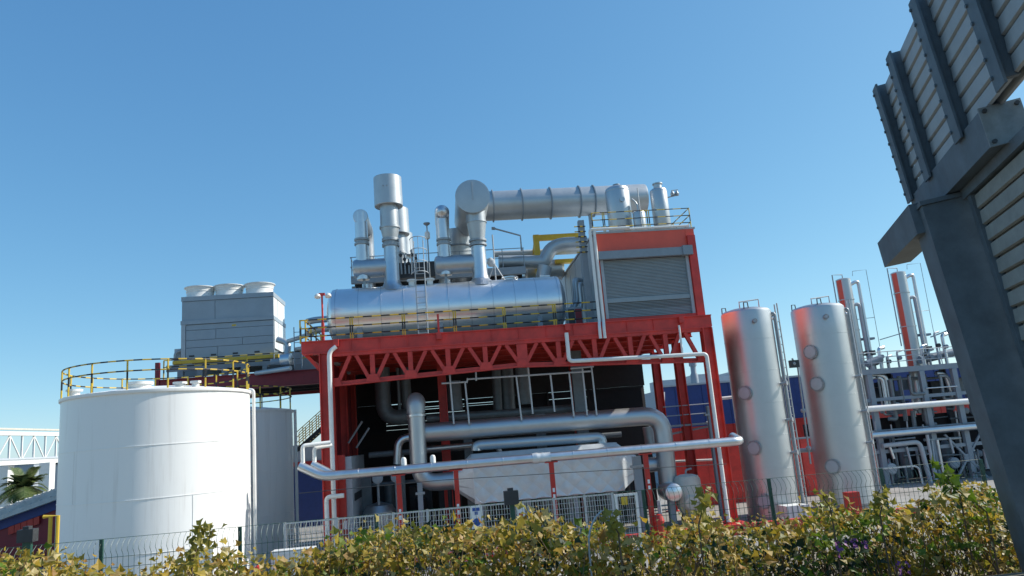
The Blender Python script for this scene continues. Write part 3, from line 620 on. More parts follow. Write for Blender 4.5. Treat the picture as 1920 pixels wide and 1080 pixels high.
# ================================================================== WHITE TANKS
def tank(label, X, Y, R, H, seams, rlabel):
    t = thing('storage_tank', label, 'tank', (X, Y, 0), 'white storage tanks')
    MB().lathe((X, Y, 0), [(R, 0)]+[(R, H*i/6) for i in range(1, 7)], n=96).build('shell', WHITE, t)
    MB().lathe((X, Y, H), [(R+.06, -.12), (R+.07, -.1), (R+.07, .0), (R+.02, .02), (R*.5, .28), (.05, .38)], n=96).build('roof', WHITE, t)
    for z in seams: MB().lathe((X, Y, z), [(R-.01, 0), (R+.014, .004), (R+.014, .03), (R-.01, .034)], n=96).build('weld_seam', WHITE, t)
    for i in range(5):
        a = R_(20+72*i+random.uniform(-9, 9)); z0 = random.choice([0]+list(seams))
        zz = min([s for s in list(seams)+[H] if s > z0+.1]); x, y = X+(R+.001)*math.cos(a), Y+(R+.001)*math.sin(a)
        MB().beam((x, y, z0+.03), (x, y, zz), .012, .022, (math.cos(a), math.sin(a), 0)).build('weld_seam', WHITE, t)
    ring = [(X+(R-.02)*math.cos(R_(a)), Y+(R-.02)*math.sin(R_(a)), H+.02) for a in range(0, 360, 5)]
    railing(rlabel, ring, h=1.12, rails=2, closed=True, every=2*math.pi*R/16, r=.03, stripe=.3)
    return t
TAX, TAYY, TAR = -11.95, 33.0, 3.62
tk = tank('white cylindrical storage tank, the large near one at far left', TAX, TAYY, TAR, 7.92, (1.9, 3.85, 5.8), 'yellow and black ring railing around the top of the near white tank')
MB().lathe((TAX+.1, TAYY-2.4, 7.9), [(.42, 0), (.42, .32), (.5, .32), (.5, .42)], n=24).build('hatch', WHITE2, tk)
for dx, s_ in ((-2.4, .2), (1.6, .18), (2.2, .14)): MB().lathe((TAX+dx, TAYY-2.3, 7.95), [(s_, 0), (s_, .2), (s_*1.5, .2), (s_*1.5, .28)], n=16).build('nozzle', WHITE2, tk)
a = R_(10); x, y = TAX+(TAR+.16)*math.cos(a), TAYY+(TAR+.16)*math.sin(a)
MB().tube(bend([(x-.2, y+.05, 8.0), (x, y, 7.95), (x, y, 0)], .15), .07, 10).build('downpipe', WHITE2, tk)
TBX, TBY = px(552, 850, 41)-3.7, 40.7
tb = tank('white cylindrical storage tank half hidden behind the near one', TBX, TBY, 3.62, pz(500, 768, 39.2), (2.2, 4.3), 'yellow and black ring railing around the top of the half hidden tank')
hb = tb and pz(500, 768, 39.2)
a = R_(6); x, y = TBX+3.78*math.cos(a), TBY+3.78*math.sin(a); MB().tube([(x, y, hb), (x, y, 0)], .08, 10).build('downpipe', WHITE2, tb)
pipe('vent_line', 'white pipe standing in the gap between the two white tanks', [P(470, 775, 37), P(477, 785, 37), (px(478, 800, 37), 37, 3.0)], .14, WHITE2, rad=.3)
# behind the tanks: stairs and low building
st = thing('stair', 'yellow railed steel stair behind the half hidden tank', 'stair', (px(580, 830, 52), 52, 0))
p0, p1 = P(556, 845, 52), P(606, 800, 52)
MB().beam(p0, p1, .08, .25).build('stringer', DARK, st); MB().beam(p0+V((0,1,0)), p1+V((0,1,0)), .08, .25).build('stringer', DARK, st)
for i in range(9): q_ = p0.lerp(p1, (i+.5)/9); MB().box(q_.x-.14, q_.x+.14, q_.y+.04, q_.y+.96, q_.z-.02, q_.z+.03).build('tread', YEL, st)
for j in range(2):
    for h in (.4, .75, 1.1): MB().tube([p0+V((0,j,h+.1)), p1+V((0,j,h+.1))], .03, 6).build('handrail', YEL, st)
    for i in range(5): q_ = p0.lerp(p1, i/4)+V((0,j,0)); MB().tube([q_, q_+V((0,0,1.2))], .03, 6).build('baluster', YEL, st)
for i in range(4):
    a_, b_ = P(556+i*14, 800-i*2, 53), P(556+i*14, 775+i*8, 53)
MB().box(p1.x, p1.x+2.5, 52, 53.2, p1.z-.12, p1.z).build('landing', DARK, st); MB().beam((p1.x+.3, 52.5, 0), (p1.x+.3, 52.5, p1.z-.13), .2, .2).build('leg', DARK, st)
lb = thing('low_building', 'low building with pale top and dark blue wall between tank and column', 'building', (px(585, 900, 56), 56, 0))
x0, x1 = px(540, 900, 56), px(640, 900, 56); z1_ = pz(580, 865, 56)
MB().box(x0, x1, 56, 62, 0, z1_).build('wall', BLUE, lb); MB().box(x0-.1, x1+.1, 55.8, 62, z1_, z1_+1.2).build('roof', GREYL, lb); MB().box(x0, x1, 55.7, 55.79, z1_-.3, z1_+.02).build('red_trim', REDP, lb)

# ================================================================== PIPEWORK UNDER THE DECK
YPm = 36.4
pipe('process_pipe', 'large steel pipe crossing the bay and bending down at the right', [P(792, 812, YPm), P(1000, 796, YPm), P(1240, 778, YPm), (px(1240, 800, YPm), YPm, 1.9)], .45, STEEL, rad=.95, n=28)
lg = thing('riser_pipe', 'thick vertical steel pipe curving into the insulated box at left', 'pipe', P(786, 880, YPm-.4))
xv = px(783, 830, YPm-.5); zb = pz(840, 902, YPm-.5)
MB().tube(bend([(xv, YPm-.5, pz(783, 768, YPm)), (xv, YPm-.5, zb), (px(856, 900, YPm-.5), YPm-.5, zb)], .95, 10), .40, 28).build('riser', STEEL, lg)
MB().tube(bend([(xv, YPm-.5, pz(783, 775, YPm)), (xv, YPm-.5, pz(783, 752, YPm)), (xv, YPm+1.6, pz(783, 752, YPm))], .7, 8), .43, 28).build('hood', DUCT, lg)
MB().lathe((xv, YPm-.5, pz(783, 782, YPm)), [(.40, 0), (.47, .01), (.47, .10), (.40, .11)], n=28).build('flange', ALU, lg)
pipe('process_pipe', 'slimmer blue-grey steel pipe just above the insulated box', [P(893, 845, 36.2), P(893, 835, 36.2), P(1128, 819, 36.2), P(1130, 840, 36.2)], .24, STEEL, rad=.3, n=20)
# insulated box
iy0, iy1 = 34.7, 37.0
ix0, ix1 = px(888, 905, iy0), px(1168, 880, iy0)
iz0, iz1 = (pz(892, 944, iy0)+pz(1172, 921, iy0))/2, (pz(886, 869, iy0)+pz(1162, 848, iy0))/2
ib = thing('insulated_box', 'quilted foil insulated box duct with tapered ends behind the front pipe', 'duct', ((ix0+ix1)/2, 35.8, iz0))
MB().prism([(ix0, iy0+.03, iz0), (ix0, iy0+.03, iz1), (ix0, iy0+.75, iz1+.42), (ix0, iy1, iz1+.42), (ix0, iy1, iz0)], (ix1-ix0, 0, 0)).build('casing', INS, ib)
dw = (ix1-ix0)/9; dh = (iz1-iz0)/2.5
import itertools
def clip(poly):
    for ax, val, sg in ((0, ix0, 1), (0, ix1, -1), (2, iz0, 1), (2, iz1, -1)):
        out = []
        for i, p in enumerate(poly):
            q_ = poly[i-1]; dp, dq = (p[ax]-val)*sg, (q_[ax]-val)*sg
            if (dp >= 0) != (dq >= 0): t = dq/(dq-dp); out.append(q_.lerp(p, t))
            if dp >= 0: out.append(p)
        poly = out
        if len(poly) < 3: return []
    return poly
for i in range(10):
    for j in range(-1, 7):
        cx_ = ix0+dw*(i+(.5 if j % 2 else 0)); cz_ = iz0+dh*j*.5
        pl = clip([V((cx_-dw*.49, iy0+.03, cz_)), V((cx_, iy0+.03, cz_-dh*.49)), V((cx_+dw*.49, iy0+.03, cz_)), V((cx_, iy0+.03, cz_+dh*.49))])
        if len(pl) < 3: continue
        cen = sum(pl, V())/len(pl)
        if max((p-cen).length for p in pl) < .12: continue
        q = MB(); m = len(pl); inner = [cen+(p-cen)*.3+V((0,-.024-.014*random.random(),0)) for p in pl]
        q.v = pl+inner
        for a in range(m): q.face([a, (a+1) % m, m+(a+1) % m, m+a])
        q.face([m+a for a in range(m)]); q.build('insulation_panel', INS, ib)
for i in range(8):
    xa, xb = ix0+(ix1-ix0)*i/8, ix0+(ix1-ix0)*(i+1)/8
    q = MB(); pl = [V((xa+.02, iy0+.03, iz1)), V((xb-.02, iy0+.03, iz1)), V((xb-.02, iy0+.75, iz1+.42)), V((xa+.02, iy0+.75, iz1+.42))]
    cen = sum(pl, V())/4; q.v = pl+[cen+(p-cen)*.6+V((0,-.008,.016)) for p in pl]
    for a in range(4): q.face([a, (a+1) % 4, 4+(a+1) % 4, 4+a])
    q.face([4,5,6,7]); q.build('insulation_panel', INS, ib)
def frust(xa, xb, cz_, cy_, r, nm):
    A = [(xa, iy0+.04, iz0+.01), (xa, iy0+.04, iz1), (xa, iy0+.75, iz1+.4), (xa, iy1, iz1+.4), (xa, iy1, iz0+.01)]
    n = 10; cA = V((xa, cy_, cz_)); q = MB(); ring = [V((xb, cy_+r*math.cos(t), cz_+r*math.sin(t))) for t in [2*math.pi*i/20 for i in range(20)]]
    # outline of the box sampled at the ring angles
    out = []
    for p in ring:
        d = V((0, p.y-cy_, p.z-cz_)); best = 9
        for i in range(5):
            a, b_ = V(A[i]), V(A[(i+1) % 5]); e = b_-a; den = d.y*e.z-d.z*e.y
            if abs(den) < 1e-6: continue
            t = ((a.y-cy_)*e.z-(a.z-cz_)*e.y)/den; u_ = ((a.y-cy_)*d.z-(a.z-cz_)*d.y)/den
            if t > 0 and -.001 <= u_ <= 1.001: best = min(best, t)
        out.append(V((xa, cy_, cz_))+d*best)
    q.v = out+ring
    for i in range(20): q.face([i, (i+1) % 20, 20+(i+1) % 20, 20+i])
    q.face(list(range(20, 40))); return q.build(nm, INS, ib, flat=True)
frust(ix0, px(850, 900, YPm-.5), zb, YPm-.5, .44, 'taper'); frust(ix1, ix1+1.0, (iz0+iz1)/2+.1, 36.0, .5, 'taper')
for x in (ix0+.3, (ix0+ix1)/2-1, (ix0+ix1)/2+1.2, ix1-.4):
    for y in (iy0+.4, iy1-.3): MB().box(x-.1, x+.1, y-.1, y+.1, 0, iz0).build('leg', GREY, ib)
# front pipe on red posts
YP = 33.0
A, B = P(604, 888, YP), P(1386, 832, YP); zpp = (A.z+B.z)/2
pA = [(px(1392, 828, 34.5), 35.6, zpp+.15), (px(1388, 832, YP), YP, zpp), (A.x, YP, zpp), (A.x-.95, YP+.05, zpp+.52)]
fp = thing('pipeline', 'long bright insulated pipe crossing the front on slim red posts', 'pipeline', (A.x, YP, zpp))
MB().tube(bend(pA, .35), .2, 20).build('pipe', ALU, fp)
x = A.x+1.5
while x < B.x-.4:
    if abs(x-px(1015, 860, YP)) > .5: MB().lathe((x, YP, zpp), [(.2, -.02), (.209, -.015), (.209, .03), (.2, .035)], (1,0,0), 20).build('band', ALU, fp)
    x += 1.55
xm = px(1015, 860, YP); q = MB(); pts = [(xm-.4+.08*i, YP, zpp) for i in range(11)]; q.tube(pts, [.21+.03*random.random() for _ in pts], 20); q.build('foil_wrap', INS, fp)
for xx in (757, 812): x = px(xx, 870, YP); MB().lathe((x, YP+.05, zpp), [(.12, .1), (.12, .42), (.08, .5), (.02, .52)], n=16).build('relief_cap', WHITE2, fp)
for xx, yy in ((749, 930), (857, 920), (1037, 910), (1216, 910)):
    x = px(xx, yy, YP); q = MB().box(x-.1, x+.1, YP-.1, YP+.1, 0, zpp-.2).build('support_post', REDP, fp)
    MB().box(x-.28, x+.28, YP-.14, YP+.14, zpp-.24, zpp-.19).build('cradle', REDP, fp)
    for k in range(2): MB().box(x-.05, x+.05, YP-.112, YP-.102, 2.25-k*.26+(.3 if xx > 1000 else 0), 2.42-k*.26+(.3 if xx > 1000 else 0)).build('sticker', SIGN, q)
pipe('pipeline_branch', 'second bright pipe bending down beside the left red column', [(A.x+.62, YP+.25, zpp), (A.x+.36, YP+.42, zpp+.05), (A.x-.5, YP+.45, zpp+.55)], .17, ALU, rad=.3, n=16)
for k in range(2): pipe('steam_trace', ['thin white pipe rising from the upper end of the long front pipe', 'thin white pipe rising from the second bright pipe end'][k], [(A.x-.8+.42*k, YP+.06+.4*k, zpp+.45), (A.x-.8+.42*k, YP+.06+.4*k, zpp+1.35-.12*k), (A.x+.3, YP+.5+.4*k, zpp+1.4-.12*k)], .085, WHITE2, rad=.15)
pipe('hydrant_line', 'short white pipe with elbow at the foot of the left red column', [P(645, 929, 34), P(612, 932, 34), (px(612, 940, 34), 34, 1.2)], .1, WHITE2, rad=.2)
# grey posts in front of the bay
for k, (xx, y0_, lab) in enumerate(((789, 905, 'slim grey post with collars below the curved riser pipe'), (1197, 855, 'grey steel post beside the right end of the insulated box'), (1338, 760, 'tall grey steel post in the open right bay'))):
    x = px(xx, y0_+40, 34 if k < 2 else 37.5); Y_ = 34 if k < 2 else 37.5
    o = tag(MB().box(x-.11-.07*k, x+.11+.07*k, Y_-.12, Y_+.12, 0, pz(xx, y0_, Y_)).build('grey_post', GREY), lab, 'post')
    MB().box(x-.2-.1*k, x+.2+.1*k, Y_-.15, Y_+.15, pz(xx, y0_, Y_)-.5, pz(xx, y0_, Y_)-.4).build('collar', GALV, o)
# equipment inside, the bay's shade put into darker colours
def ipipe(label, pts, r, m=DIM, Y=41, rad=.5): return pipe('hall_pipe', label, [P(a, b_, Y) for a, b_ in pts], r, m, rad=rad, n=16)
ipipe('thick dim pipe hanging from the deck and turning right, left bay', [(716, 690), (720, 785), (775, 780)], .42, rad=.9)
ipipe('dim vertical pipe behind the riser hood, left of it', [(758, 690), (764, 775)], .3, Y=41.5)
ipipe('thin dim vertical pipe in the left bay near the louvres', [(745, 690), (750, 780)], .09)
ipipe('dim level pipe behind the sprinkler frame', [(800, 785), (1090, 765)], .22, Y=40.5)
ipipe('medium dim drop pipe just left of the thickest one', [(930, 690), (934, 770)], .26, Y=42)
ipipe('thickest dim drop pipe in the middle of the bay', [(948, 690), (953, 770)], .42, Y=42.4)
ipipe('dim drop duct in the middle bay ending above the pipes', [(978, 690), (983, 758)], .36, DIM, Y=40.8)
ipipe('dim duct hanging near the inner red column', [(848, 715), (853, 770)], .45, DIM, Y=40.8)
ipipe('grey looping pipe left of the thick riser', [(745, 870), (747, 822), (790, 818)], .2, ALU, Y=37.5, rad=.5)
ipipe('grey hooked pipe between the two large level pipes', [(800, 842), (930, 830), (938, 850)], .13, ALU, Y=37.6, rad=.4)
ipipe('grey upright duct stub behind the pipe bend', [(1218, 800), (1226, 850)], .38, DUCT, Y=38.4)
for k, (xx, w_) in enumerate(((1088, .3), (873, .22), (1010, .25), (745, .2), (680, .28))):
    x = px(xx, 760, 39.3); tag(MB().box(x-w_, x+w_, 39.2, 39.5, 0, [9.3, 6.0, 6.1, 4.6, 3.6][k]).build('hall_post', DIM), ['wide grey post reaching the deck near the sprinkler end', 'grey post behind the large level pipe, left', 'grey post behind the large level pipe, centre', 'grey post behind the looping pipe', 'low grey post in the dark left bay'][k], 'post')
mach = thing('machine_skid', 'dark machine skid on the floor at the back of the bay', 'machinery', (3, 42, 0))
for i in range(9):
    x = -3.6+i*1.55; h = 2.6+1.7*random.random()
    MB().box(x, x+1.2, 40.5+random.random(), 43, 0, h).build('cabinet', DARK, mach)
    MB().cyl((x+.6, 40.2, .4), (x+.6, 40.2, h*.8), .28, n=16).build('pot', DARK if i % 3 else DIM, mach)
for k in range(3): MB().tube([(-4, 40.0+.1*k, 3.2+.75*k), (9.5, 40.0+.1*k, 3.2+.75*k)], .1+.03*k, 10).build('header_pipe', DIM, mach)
for k, (xx, yy, r_) in enumerate(((708, 897, .26), (742, 895, .24))):
    a = P(xx, yy, 37.5); g = thing('gauge', ['round pale gauge on a pipe in the left bay', 'round pale gauge partly behind the first red post'][k], 'gauge', (a.x, 37.5, 0))
    MB().lathe(a, [(r_*.9, .06), (r_, .03), (r_, -.06), (r_*.8, -.1), (.02, -.13)], (0,1,0), 24).build('dial', GREYL, g); MB().cyl((a.x, 37.6, 0), (a.x, 37.6, a.z-.2), .07, n=10).build('stem', GALV, g)
kt = thing('buffer_tank', 'small upright steel tank in the dark left bay behind the fence', 'tank', (px(710, 960, 38), 38, 0))
x = px(712, 960, 38); MB().lathe((x, 38, 0), [(.75, 0), (.8, .2), (.8, 2.0), (.6, 2.3), (.1, 2.45)], n=28).build('shell', STEEL, kt)
# sprinkler frame
sf = thing('sprinkler_frame', 'thin white sprinkler pipes hanging below the red truss', 'pipework', P(960, 705, 36))
Ys = 35.9
def sp_(p, q_, r=.045): MB().tube([P(*p, Ys), P(*q_, Ys)], r, 8).build('sprinkler_pipe', MESHW, sf)
sp_((828, 719), (875, 716)); sp_((877, 711), (1108, 696)); sp_((875, 718), (877, 709)); sp_((1070, 691), (1113, 687))
for a, b_ in (((872, 717), (880, 796)), ((968, 706), (978, 788)), ((990, 687), (999, 776)), ((1032, 703), (1040, 772)), ((1067, 699), (1076, 781)), ((1092, 691), (1101, 779)), ((1109, 688), (1119, 778)), ((843, 700), (851, 795)), ((892, 692), (893, 714))): sp_(a, b_, .042)
# open right bay
dm = thing('dish_vessel', 'steel vessel with round mirror-like dished end, right of the box', 'vessel', P(1263, 940, 35.2))
a = P(1263, 923, 35.2); MB().lathe(a, [(.44, 1.2), (.44, .05), (.40, -.06), (.27, -.13), (.02, -.17)][::-1], (0,1,0), 36).build('shell', VESM, dm); MB().beam((a.x, 35.8, 0), (a.x, 35.8, a.z-.4), .3, .3).build('leg', GREY, dm)
it = thing('ivory_tank', 'small ivory upright tank with hopper base beside the right columns', 'tank', (px(1293, 960, 36), 36, 0))
x = px(1290, 920, 36); z1_ = pz(1290, 889, 36); MB().lathe((x, 36, 0), [(.25, .5), (.62, 1.15), (.64, 1.3), (.64, z1_-.25), (.55, z1_-.08), (.3, z1_), (.02, z1_+.03)], n=36).build('shell', GRATE, it)
MB().lathe((x-.05, 35.75, 1.35), [(.4, 0), (.42, .3), (.3, .45), (.05, .5)], (-.1,-1,-.1), 24).build('manway', GRATE, it)
for a_ in (50, 130, 230, 310): MB().beam((x+.5*math.cos(R_(a_)), 36+.5*math.sin(R_(a_)), 0), (x+.5*math.cos(R_(a_)), 36+.5*math.sin(R_(a_)), 1.3), .1, .1).build('leg', YEL, it)
MB().tube(bend([(x, 36, z1_), (x, 36, z1_+.2), (x+.3, 36, z1_+.25)], .1), .05, 8).build('cap_pipe', GALV, it)
pipe('short_drum', 'short level steel drum tucked behind the pipe bend', [P(1212, 872, 36.8), P(1250, 868, 36.8)], .36, STEEL, n=24)
for k, (yy, x0_, x1_) in enumerate(((830, 1262, 1340), (862, 1262, 1336), (745, 1342, 1372), (790, 1325, 1350))):
    pipe('crossing_pipe', ['thin steel pipe crossing the open right bay at mid height', 'thin steel pipe crossing the open right bay lower down', 'short white pipe beside the first steel tank, upper', 'short white pipe beside the first steel tank, lower'][k], [P(x0_, yy+3, 41), P(x1_, yy, 41)], .06+.03*(k > 1), WHITE2)
cp = thing('cable_platform', 'grey grating walkway with brackets in the open right bay', 'walkway', P(1300, 795, 40))
a, b_ = P(1245, 808, 40), P(1350, 790, 40); MB().box(a.x, b_.x, 39.6, 41, b_.z-.1, b_.z).build('grating', GALV, cp); MB().beam((a.x, 40, b_.z-.5), (b_.x, 40, b_.z-.15), .1, .1).build('bracket', GALV, cp)
for h in (.5, 1.0): MB().tube([(a.x, 39.65, b_.z+h), (b_.x, 39.65, b_.z+h)], .03, 6).build('rail', GREYL, cp)

# ================================================================== TALL STEEL TANKS
def silo(label, X, Y, R, H, mans, yb=None):
    t = thing('steel_tank', label, 'tank', (X, Y, 0), 'tall stainless steel tanks')
    MB().lathe((X, Y, 0), [(R, .25)]+[(R, .25+(H-.55)*i/8) for i in range(1, 9)]+[(R*.985, H-.2), (R*.9, H-.1), (R*.6, H), (.05, H+.06)], n=80).build('shell', STEEL, t)
    for i in range(1, 7): MB().lathe((X, Y, H-.1-i*H/6.6), [(R-.01, 0), (R+.008, .004), (R+.008, .035), (R-.01, .04)], n=80).build('weld_seam', STEEL, t)
    MB().lathe((X, Y, 0), [(R+.05, 0), (R+.05, .26)], n=48).build('skirt', CONC, t)
    for (mx, my, r_) in mans:
        # point on the shell seen at that pixel
        d = (P(mx, my, 30)-CAM).normalized(); ox, oy = CAM.x-X, CAM.y-Y
        A_ = d.x**2+d.y**2; B_ = 2*(ox*d.x+oy*d.y); C_ = ox**2+oy**2-R*R; D_ = B_*B_-4*A_*C_
        if D_ < 0: continue
        s_ = (-B_-math.sqrt(D_))/(2*A_); p = CAM+d*s_; nrm = V((p.x-X, p.y-Y, 0)).normalized()
        mh = MB().lathe(p, [(r_, -.1), (r_, .08), (r_*1.12, .08), (r_*1.12, .13), (r_*.96, .13), (r_*.96, .115), (.02, .12)], nrm, 28).build('manhole_cover', GALV, t); MB().lathe(p, [(r_*.9, .1), (r_*.9, .15), (r_*.5, .165), (.02, .17)], nrm, 24).build('cover_plate', GREYL, mh)
        for j in range(10):
            side = nrm.cross(V((0,0,1))); c_ = p+nrm*.15+(side*math.cos(j*.628)+V((0,0,1))*math.sin(j*.628))*r_; MB().lathe(c_, [(.025, 0), (.025, .04)], nrm, 6).build('bolt', GALV, mh)
    for a_ in (150, 250): x, y = X+R*.85*math.cos(R_(a_)), Y+R*.85*math.sin(R_(a_)); MB().tube([(x-.12, y, H-.15), (x-.1, y, H+.2), (x+.1, y, H+.2), (x+.12, y, H-.15)], .03, 6).build('lifting_lug', DARK, t)
    x = X-.1; q = MB(); q.tube([(x-.3, Y-.3, H), (x-.3, Y-.3, H+.35), (x+.8, Y-.2, H+.45), (x+.8, Y-.2, H)], .035, 6); q.build('vent_pipe', GALV, t)
    # pipes and ladder on the right flank
    a_ = R_(-33)
    for k, (da, r_) in enumerate(((0, .07), (7, .05), (20, .09))):
        x, y = X+(R+.16)*math.cos(a_+R_(da)), Y+(R+.16)*math.sin(a_+R_(da)); top = H-.4-k*.1
        MB().tube(bend([(x-.25*math.cos(a_), y-.25*math.sin(a_), top), (x, y, top), (x, y, .4)], .15), r_, 10).build('flank_pipe', ALU if k == 2 else GALV, t)
    for z in (H*.3, H*.45, H*.62): x, y = X+(R+.12)*math.cos(R_(-45)), Y+(R+.12)*math.sin(R_(-45)); MB().lathe((x-.1, y+.1, z), [(.07, 0), (.07, .3), (.12, .3), (.12, .36)], (.7,-.7,0), 12).build('nozzle', GALV, t)
    x, y = X+(R+.35)*math.cos(R_(-15)), Y+(R+.35)*math.sin(R_(-15))
    MB().tube([(x, y, 0), (x, y, H+.15)], .035, 6).build('ladder_rail', GALV, t); MB().tube([(x+.05, y+.4, 0), (x+.05, y+.4, H+.15)], .035, 6).build('ladder_rail', GALV, t)
    for i in range(24): MB().tube([(x, y, .6+i*.4), (x+.05, y+.4, .6+i*.4)], .02, 5).build('rung', GALV, t)
    return t
silo('tall stainless steel tank next to the red column, left of the pair', 16.05, 37.0, 1.27, 10.6, [(1398, 737, .32), (1415, 840, .32), (1434, 940, .32), (1414, 602, .1)])
silo('tall stainless steel tank, right of the pair, with three round covers', 21.05, 39.0, 1.40, 10.85, [(1521, 660, .35), (1533, 720, .35), (1562, 875, .35), (1548, 594, .12)])
gi = thing('level_gauge', 'thin jointed level gauge pipe between the two tall steel tanks', 'pipework', (px(1500, 760, 38), 38, 0))
pl = [P(1485, 672, 38), P(1496, 690, 38), P(1520, 870, 38)]; MB().tube(pl, .05, 8).build('pipe', GALV, gi)
for p in [P(1488, 682, 38), P(1506, 770, 38), P(1516, 840, 38)]: MB().lathe(p, [(.1, -.1), (.14, 0), (.1, .1)], (0,0,1), 10).build('coupling', GALV, gi)
MB().box(P(1480,680,38).x, P(1480,680,38).x+.5, 37.9, 38.1, P(1480,690,38).z, P(1480,676,38).z).build('head', DARK, gi)
pipe('crossing_pipe', 'level pale pipe passing between the two tall steel tanks', [P(1495, 845, 40), P(1535, 843, 40), (px(1540, 850, 40), 40, 0)], .12, GREYL, rad=.2)
ic = thing('ibc_container', 'white plastic container before the foot of the first steel tank', 'container', (px(1486, 960, 35), 35, 0))
x0, x1 = px(1467, 960, 35), px(1508, 955, 35); z1_ = pz(1487, 946, 35); MB().box(x0, x1, 34.5, 35.5, .1, z1_).build('tank', WHITE2, ic)
for i in range(5): x = x0+(x1-x0)*i/4; MB().tube([(x, 34.47, .1), (x, 34.47, z1_)], .02, 5).build('cage_bar', GALV, ic)
rc = MB(); a = P(1600, 945, 35.6); rc.box(a.x-.3, a.x+.3, 35.4, 35.9, 0, pz(1600, 922, 35.6)); rc.box(a.x-1.0, a.x+2.2, 35.9, 37.3, 0, pz(1600, 985, 36)); tag(rc.build('plinth', REDP), 'red painted concrete plinth at the foot of the second steel tank', 'plinth')

# ================================================================== DISTILLATION SKID (right)
SY = 47.0
sk = thing('distillation_skid', 'grey steel platform skid packed with pipes right of the tanks', 'process skid', (px(1700, 900, SY), SY, 0))
x0, x1 = px(1600, 700, SY), px(1830, 680, SY); zp2 = (pz(1620, 694, SY)+pz(1790, 680, SY))/2
MB().box(x0, x1+1.5, SY-.1, SY+.1, zp2-.35, zp2).build('edge_beam', GREY, sk); MB().box(x0, x1+1.5, SY+.1, SY+4, zp2-.12, zp2-.02).build('grating', DARK, sk)
for z_ in (pz(1700, 742, SY), pz(1720, 800, SY), pz(1720, 838, SY)): MB().box(x0, x1+1.5, SY-.08, SY+.08, z_-.22, z_).build('cross_beam', GREY, sk)
for xx in (1638, 1738, 1800, 1850): x = px(xx, 760, SY); MB().box(x-.17, x+.17, SY-.15, SY+.15, 0, zp2-.36).build('leg', GREY, sk); MB().box(x-.17, x+.17, SY+3.6, SY+3.9, 0, zp2-.13).build('leg', DARK, sk)
for h in (.4, .75, 1.1): MB().tube([(x0, SY-.05, zp2+h), (x1+1.4, SY-.05, zp2+h)], .03, 6).build('rail', GREYL, sk)
for i in range(9): x = x0+.1+i*(x1+1.2-x0)/8; MB().tube([(x, SY-.05, zp2), (x, SY-.05, zp2+1.1)], .03, 6).build('rail_post', GREYL, sk)
xc = px(1815, 870, SY); zc = pz(1815, 858, SY)
for sx_, sz_ in ((-1, 1), (1, 1), (-1, -1), (1, -1)): MB().beam((xc+.12*sx_, SY-.1, zc+.12*sz_), (xc+1.3*sx_, SY-.1, zc+1.6*sz_), .12, .12, (0,1,0)).build('brace', GREY, sk)
MB().box(xc-.25, xc+.25, SY-.13, SY-.02, zc-.25, zc+.25).build('gusset', GREY, sk)
MB().box(x0-2, x1+9, SY+4.0, SY+4.15, 0, pz(1720, 778, SY+4)).build('dark_backdrop', INT, sk); MB().box(x1+1.6, x1+9, SY-1.2, SY+4, zp2-.3, zp2-.02).build('deck', DARK, sk); MB().box(x1+5, x1+5.2, SY-1.2, SY+4, 0, zp2-.3).build('shade_screen', INT, sk)  # dark backdrop, plus unseen deck and side screen added to shade the skid
for i in range(9):
    x = x0+.6+i*1.02; h = pz(1700, 830+18*(i % 3), SY+1.8); MB().lathe((x, SY+1.8, 0), [(.3, .2), (.36, .5), (.36, h-.4), (.22, h-.15), (.05, h)], n=20).build('condenser', [DIM, DARK, GREY][i % 3], sk)
    MB().tube(bend([(x+.4, SY+1.0, 0), (x+.4, SY+1.0, h*.8), (x+.7, SY+1.5, h*.8)], .2), .09, 10).build('line', [GALV, DUCT][i % 2], sk)
for i, (xx, yy) in enumerate(((1672, 879), (1790, 868))): a = P(xx, yy, SY); MB().lathe(a, [(.36, .2), (.36, -.05), (.3, -.1), (.02, -.12)][::-1], (0,1,0), 24).build('pump_cover', [GREYL, GREY][i], sk)
def skp(pts, r, m=ALU, Y=SY-.5, rad=.4, nm='line'): MB().tube(bend([P(a, b_, Y) for a, b_ in pts], rad), r, 14).build(nm, m, sk)
skp([(1605, 769), (1822, 752)], .2, WHITE2); skp([(1615, 818), (1836, 799)], .22, ALU)
skp([(1630, 704), (1660, 704), (1670, 765)], .17, ALU, SY+.5); skp([(1636, 708), (1654, 708), (1664, 767)], .12, ALU, SY+.3)
skp([(1755, 700), (1772, 700), (1790, 755)], .17, ALU, SY+.5); skp([(1760, 705), (1778, 704), (1797, 752)], .1, GALV, SY+.3)
skp([(1715, 690), (1728, 775)], .42, ALU, SY+1.2); skp([(1655, 836), (1724, 828), (1745, 905)], .15, GREYL, SY-.3); skp([(1640, 880), (1722, 873), (1735, 930)], .06, WHITE2, SY-.6); skp([(1738, 815), (1755, 905)], .1, GREYL, SY-.4)
for i, (p_, q_) in enumerate((((1747, 826), (1757, 900)), ((1757, 825), (1770, 895)), ((1700, 838), (1711, 880)), ((1668, 838), (1676, 860)), ((1780, 820), (1788, 850)))): skp([p_, q_], .07+.03*(i % 2), [GREYL, ALU][i % 2], SY-.2)
for i in range(4): skp([(1640+i*30, 790+(i % 2)*6), (1640+i*30+3, 812)], .05, GALV, SY-.3)
for i in range(9):
    a = P(1625+i*24+random.uniform(-6, 6), random.choice((712, 722, 735)), SY+3); MB().box(a.x-.4, a.x+.4, SY+2.6, SY+3.4, a.z-random.uniform(.6, 1.6), a.z+random.uniform(0, .5)).build('equipment_case', random.choice((GREY, DIM, DARK)), sk)
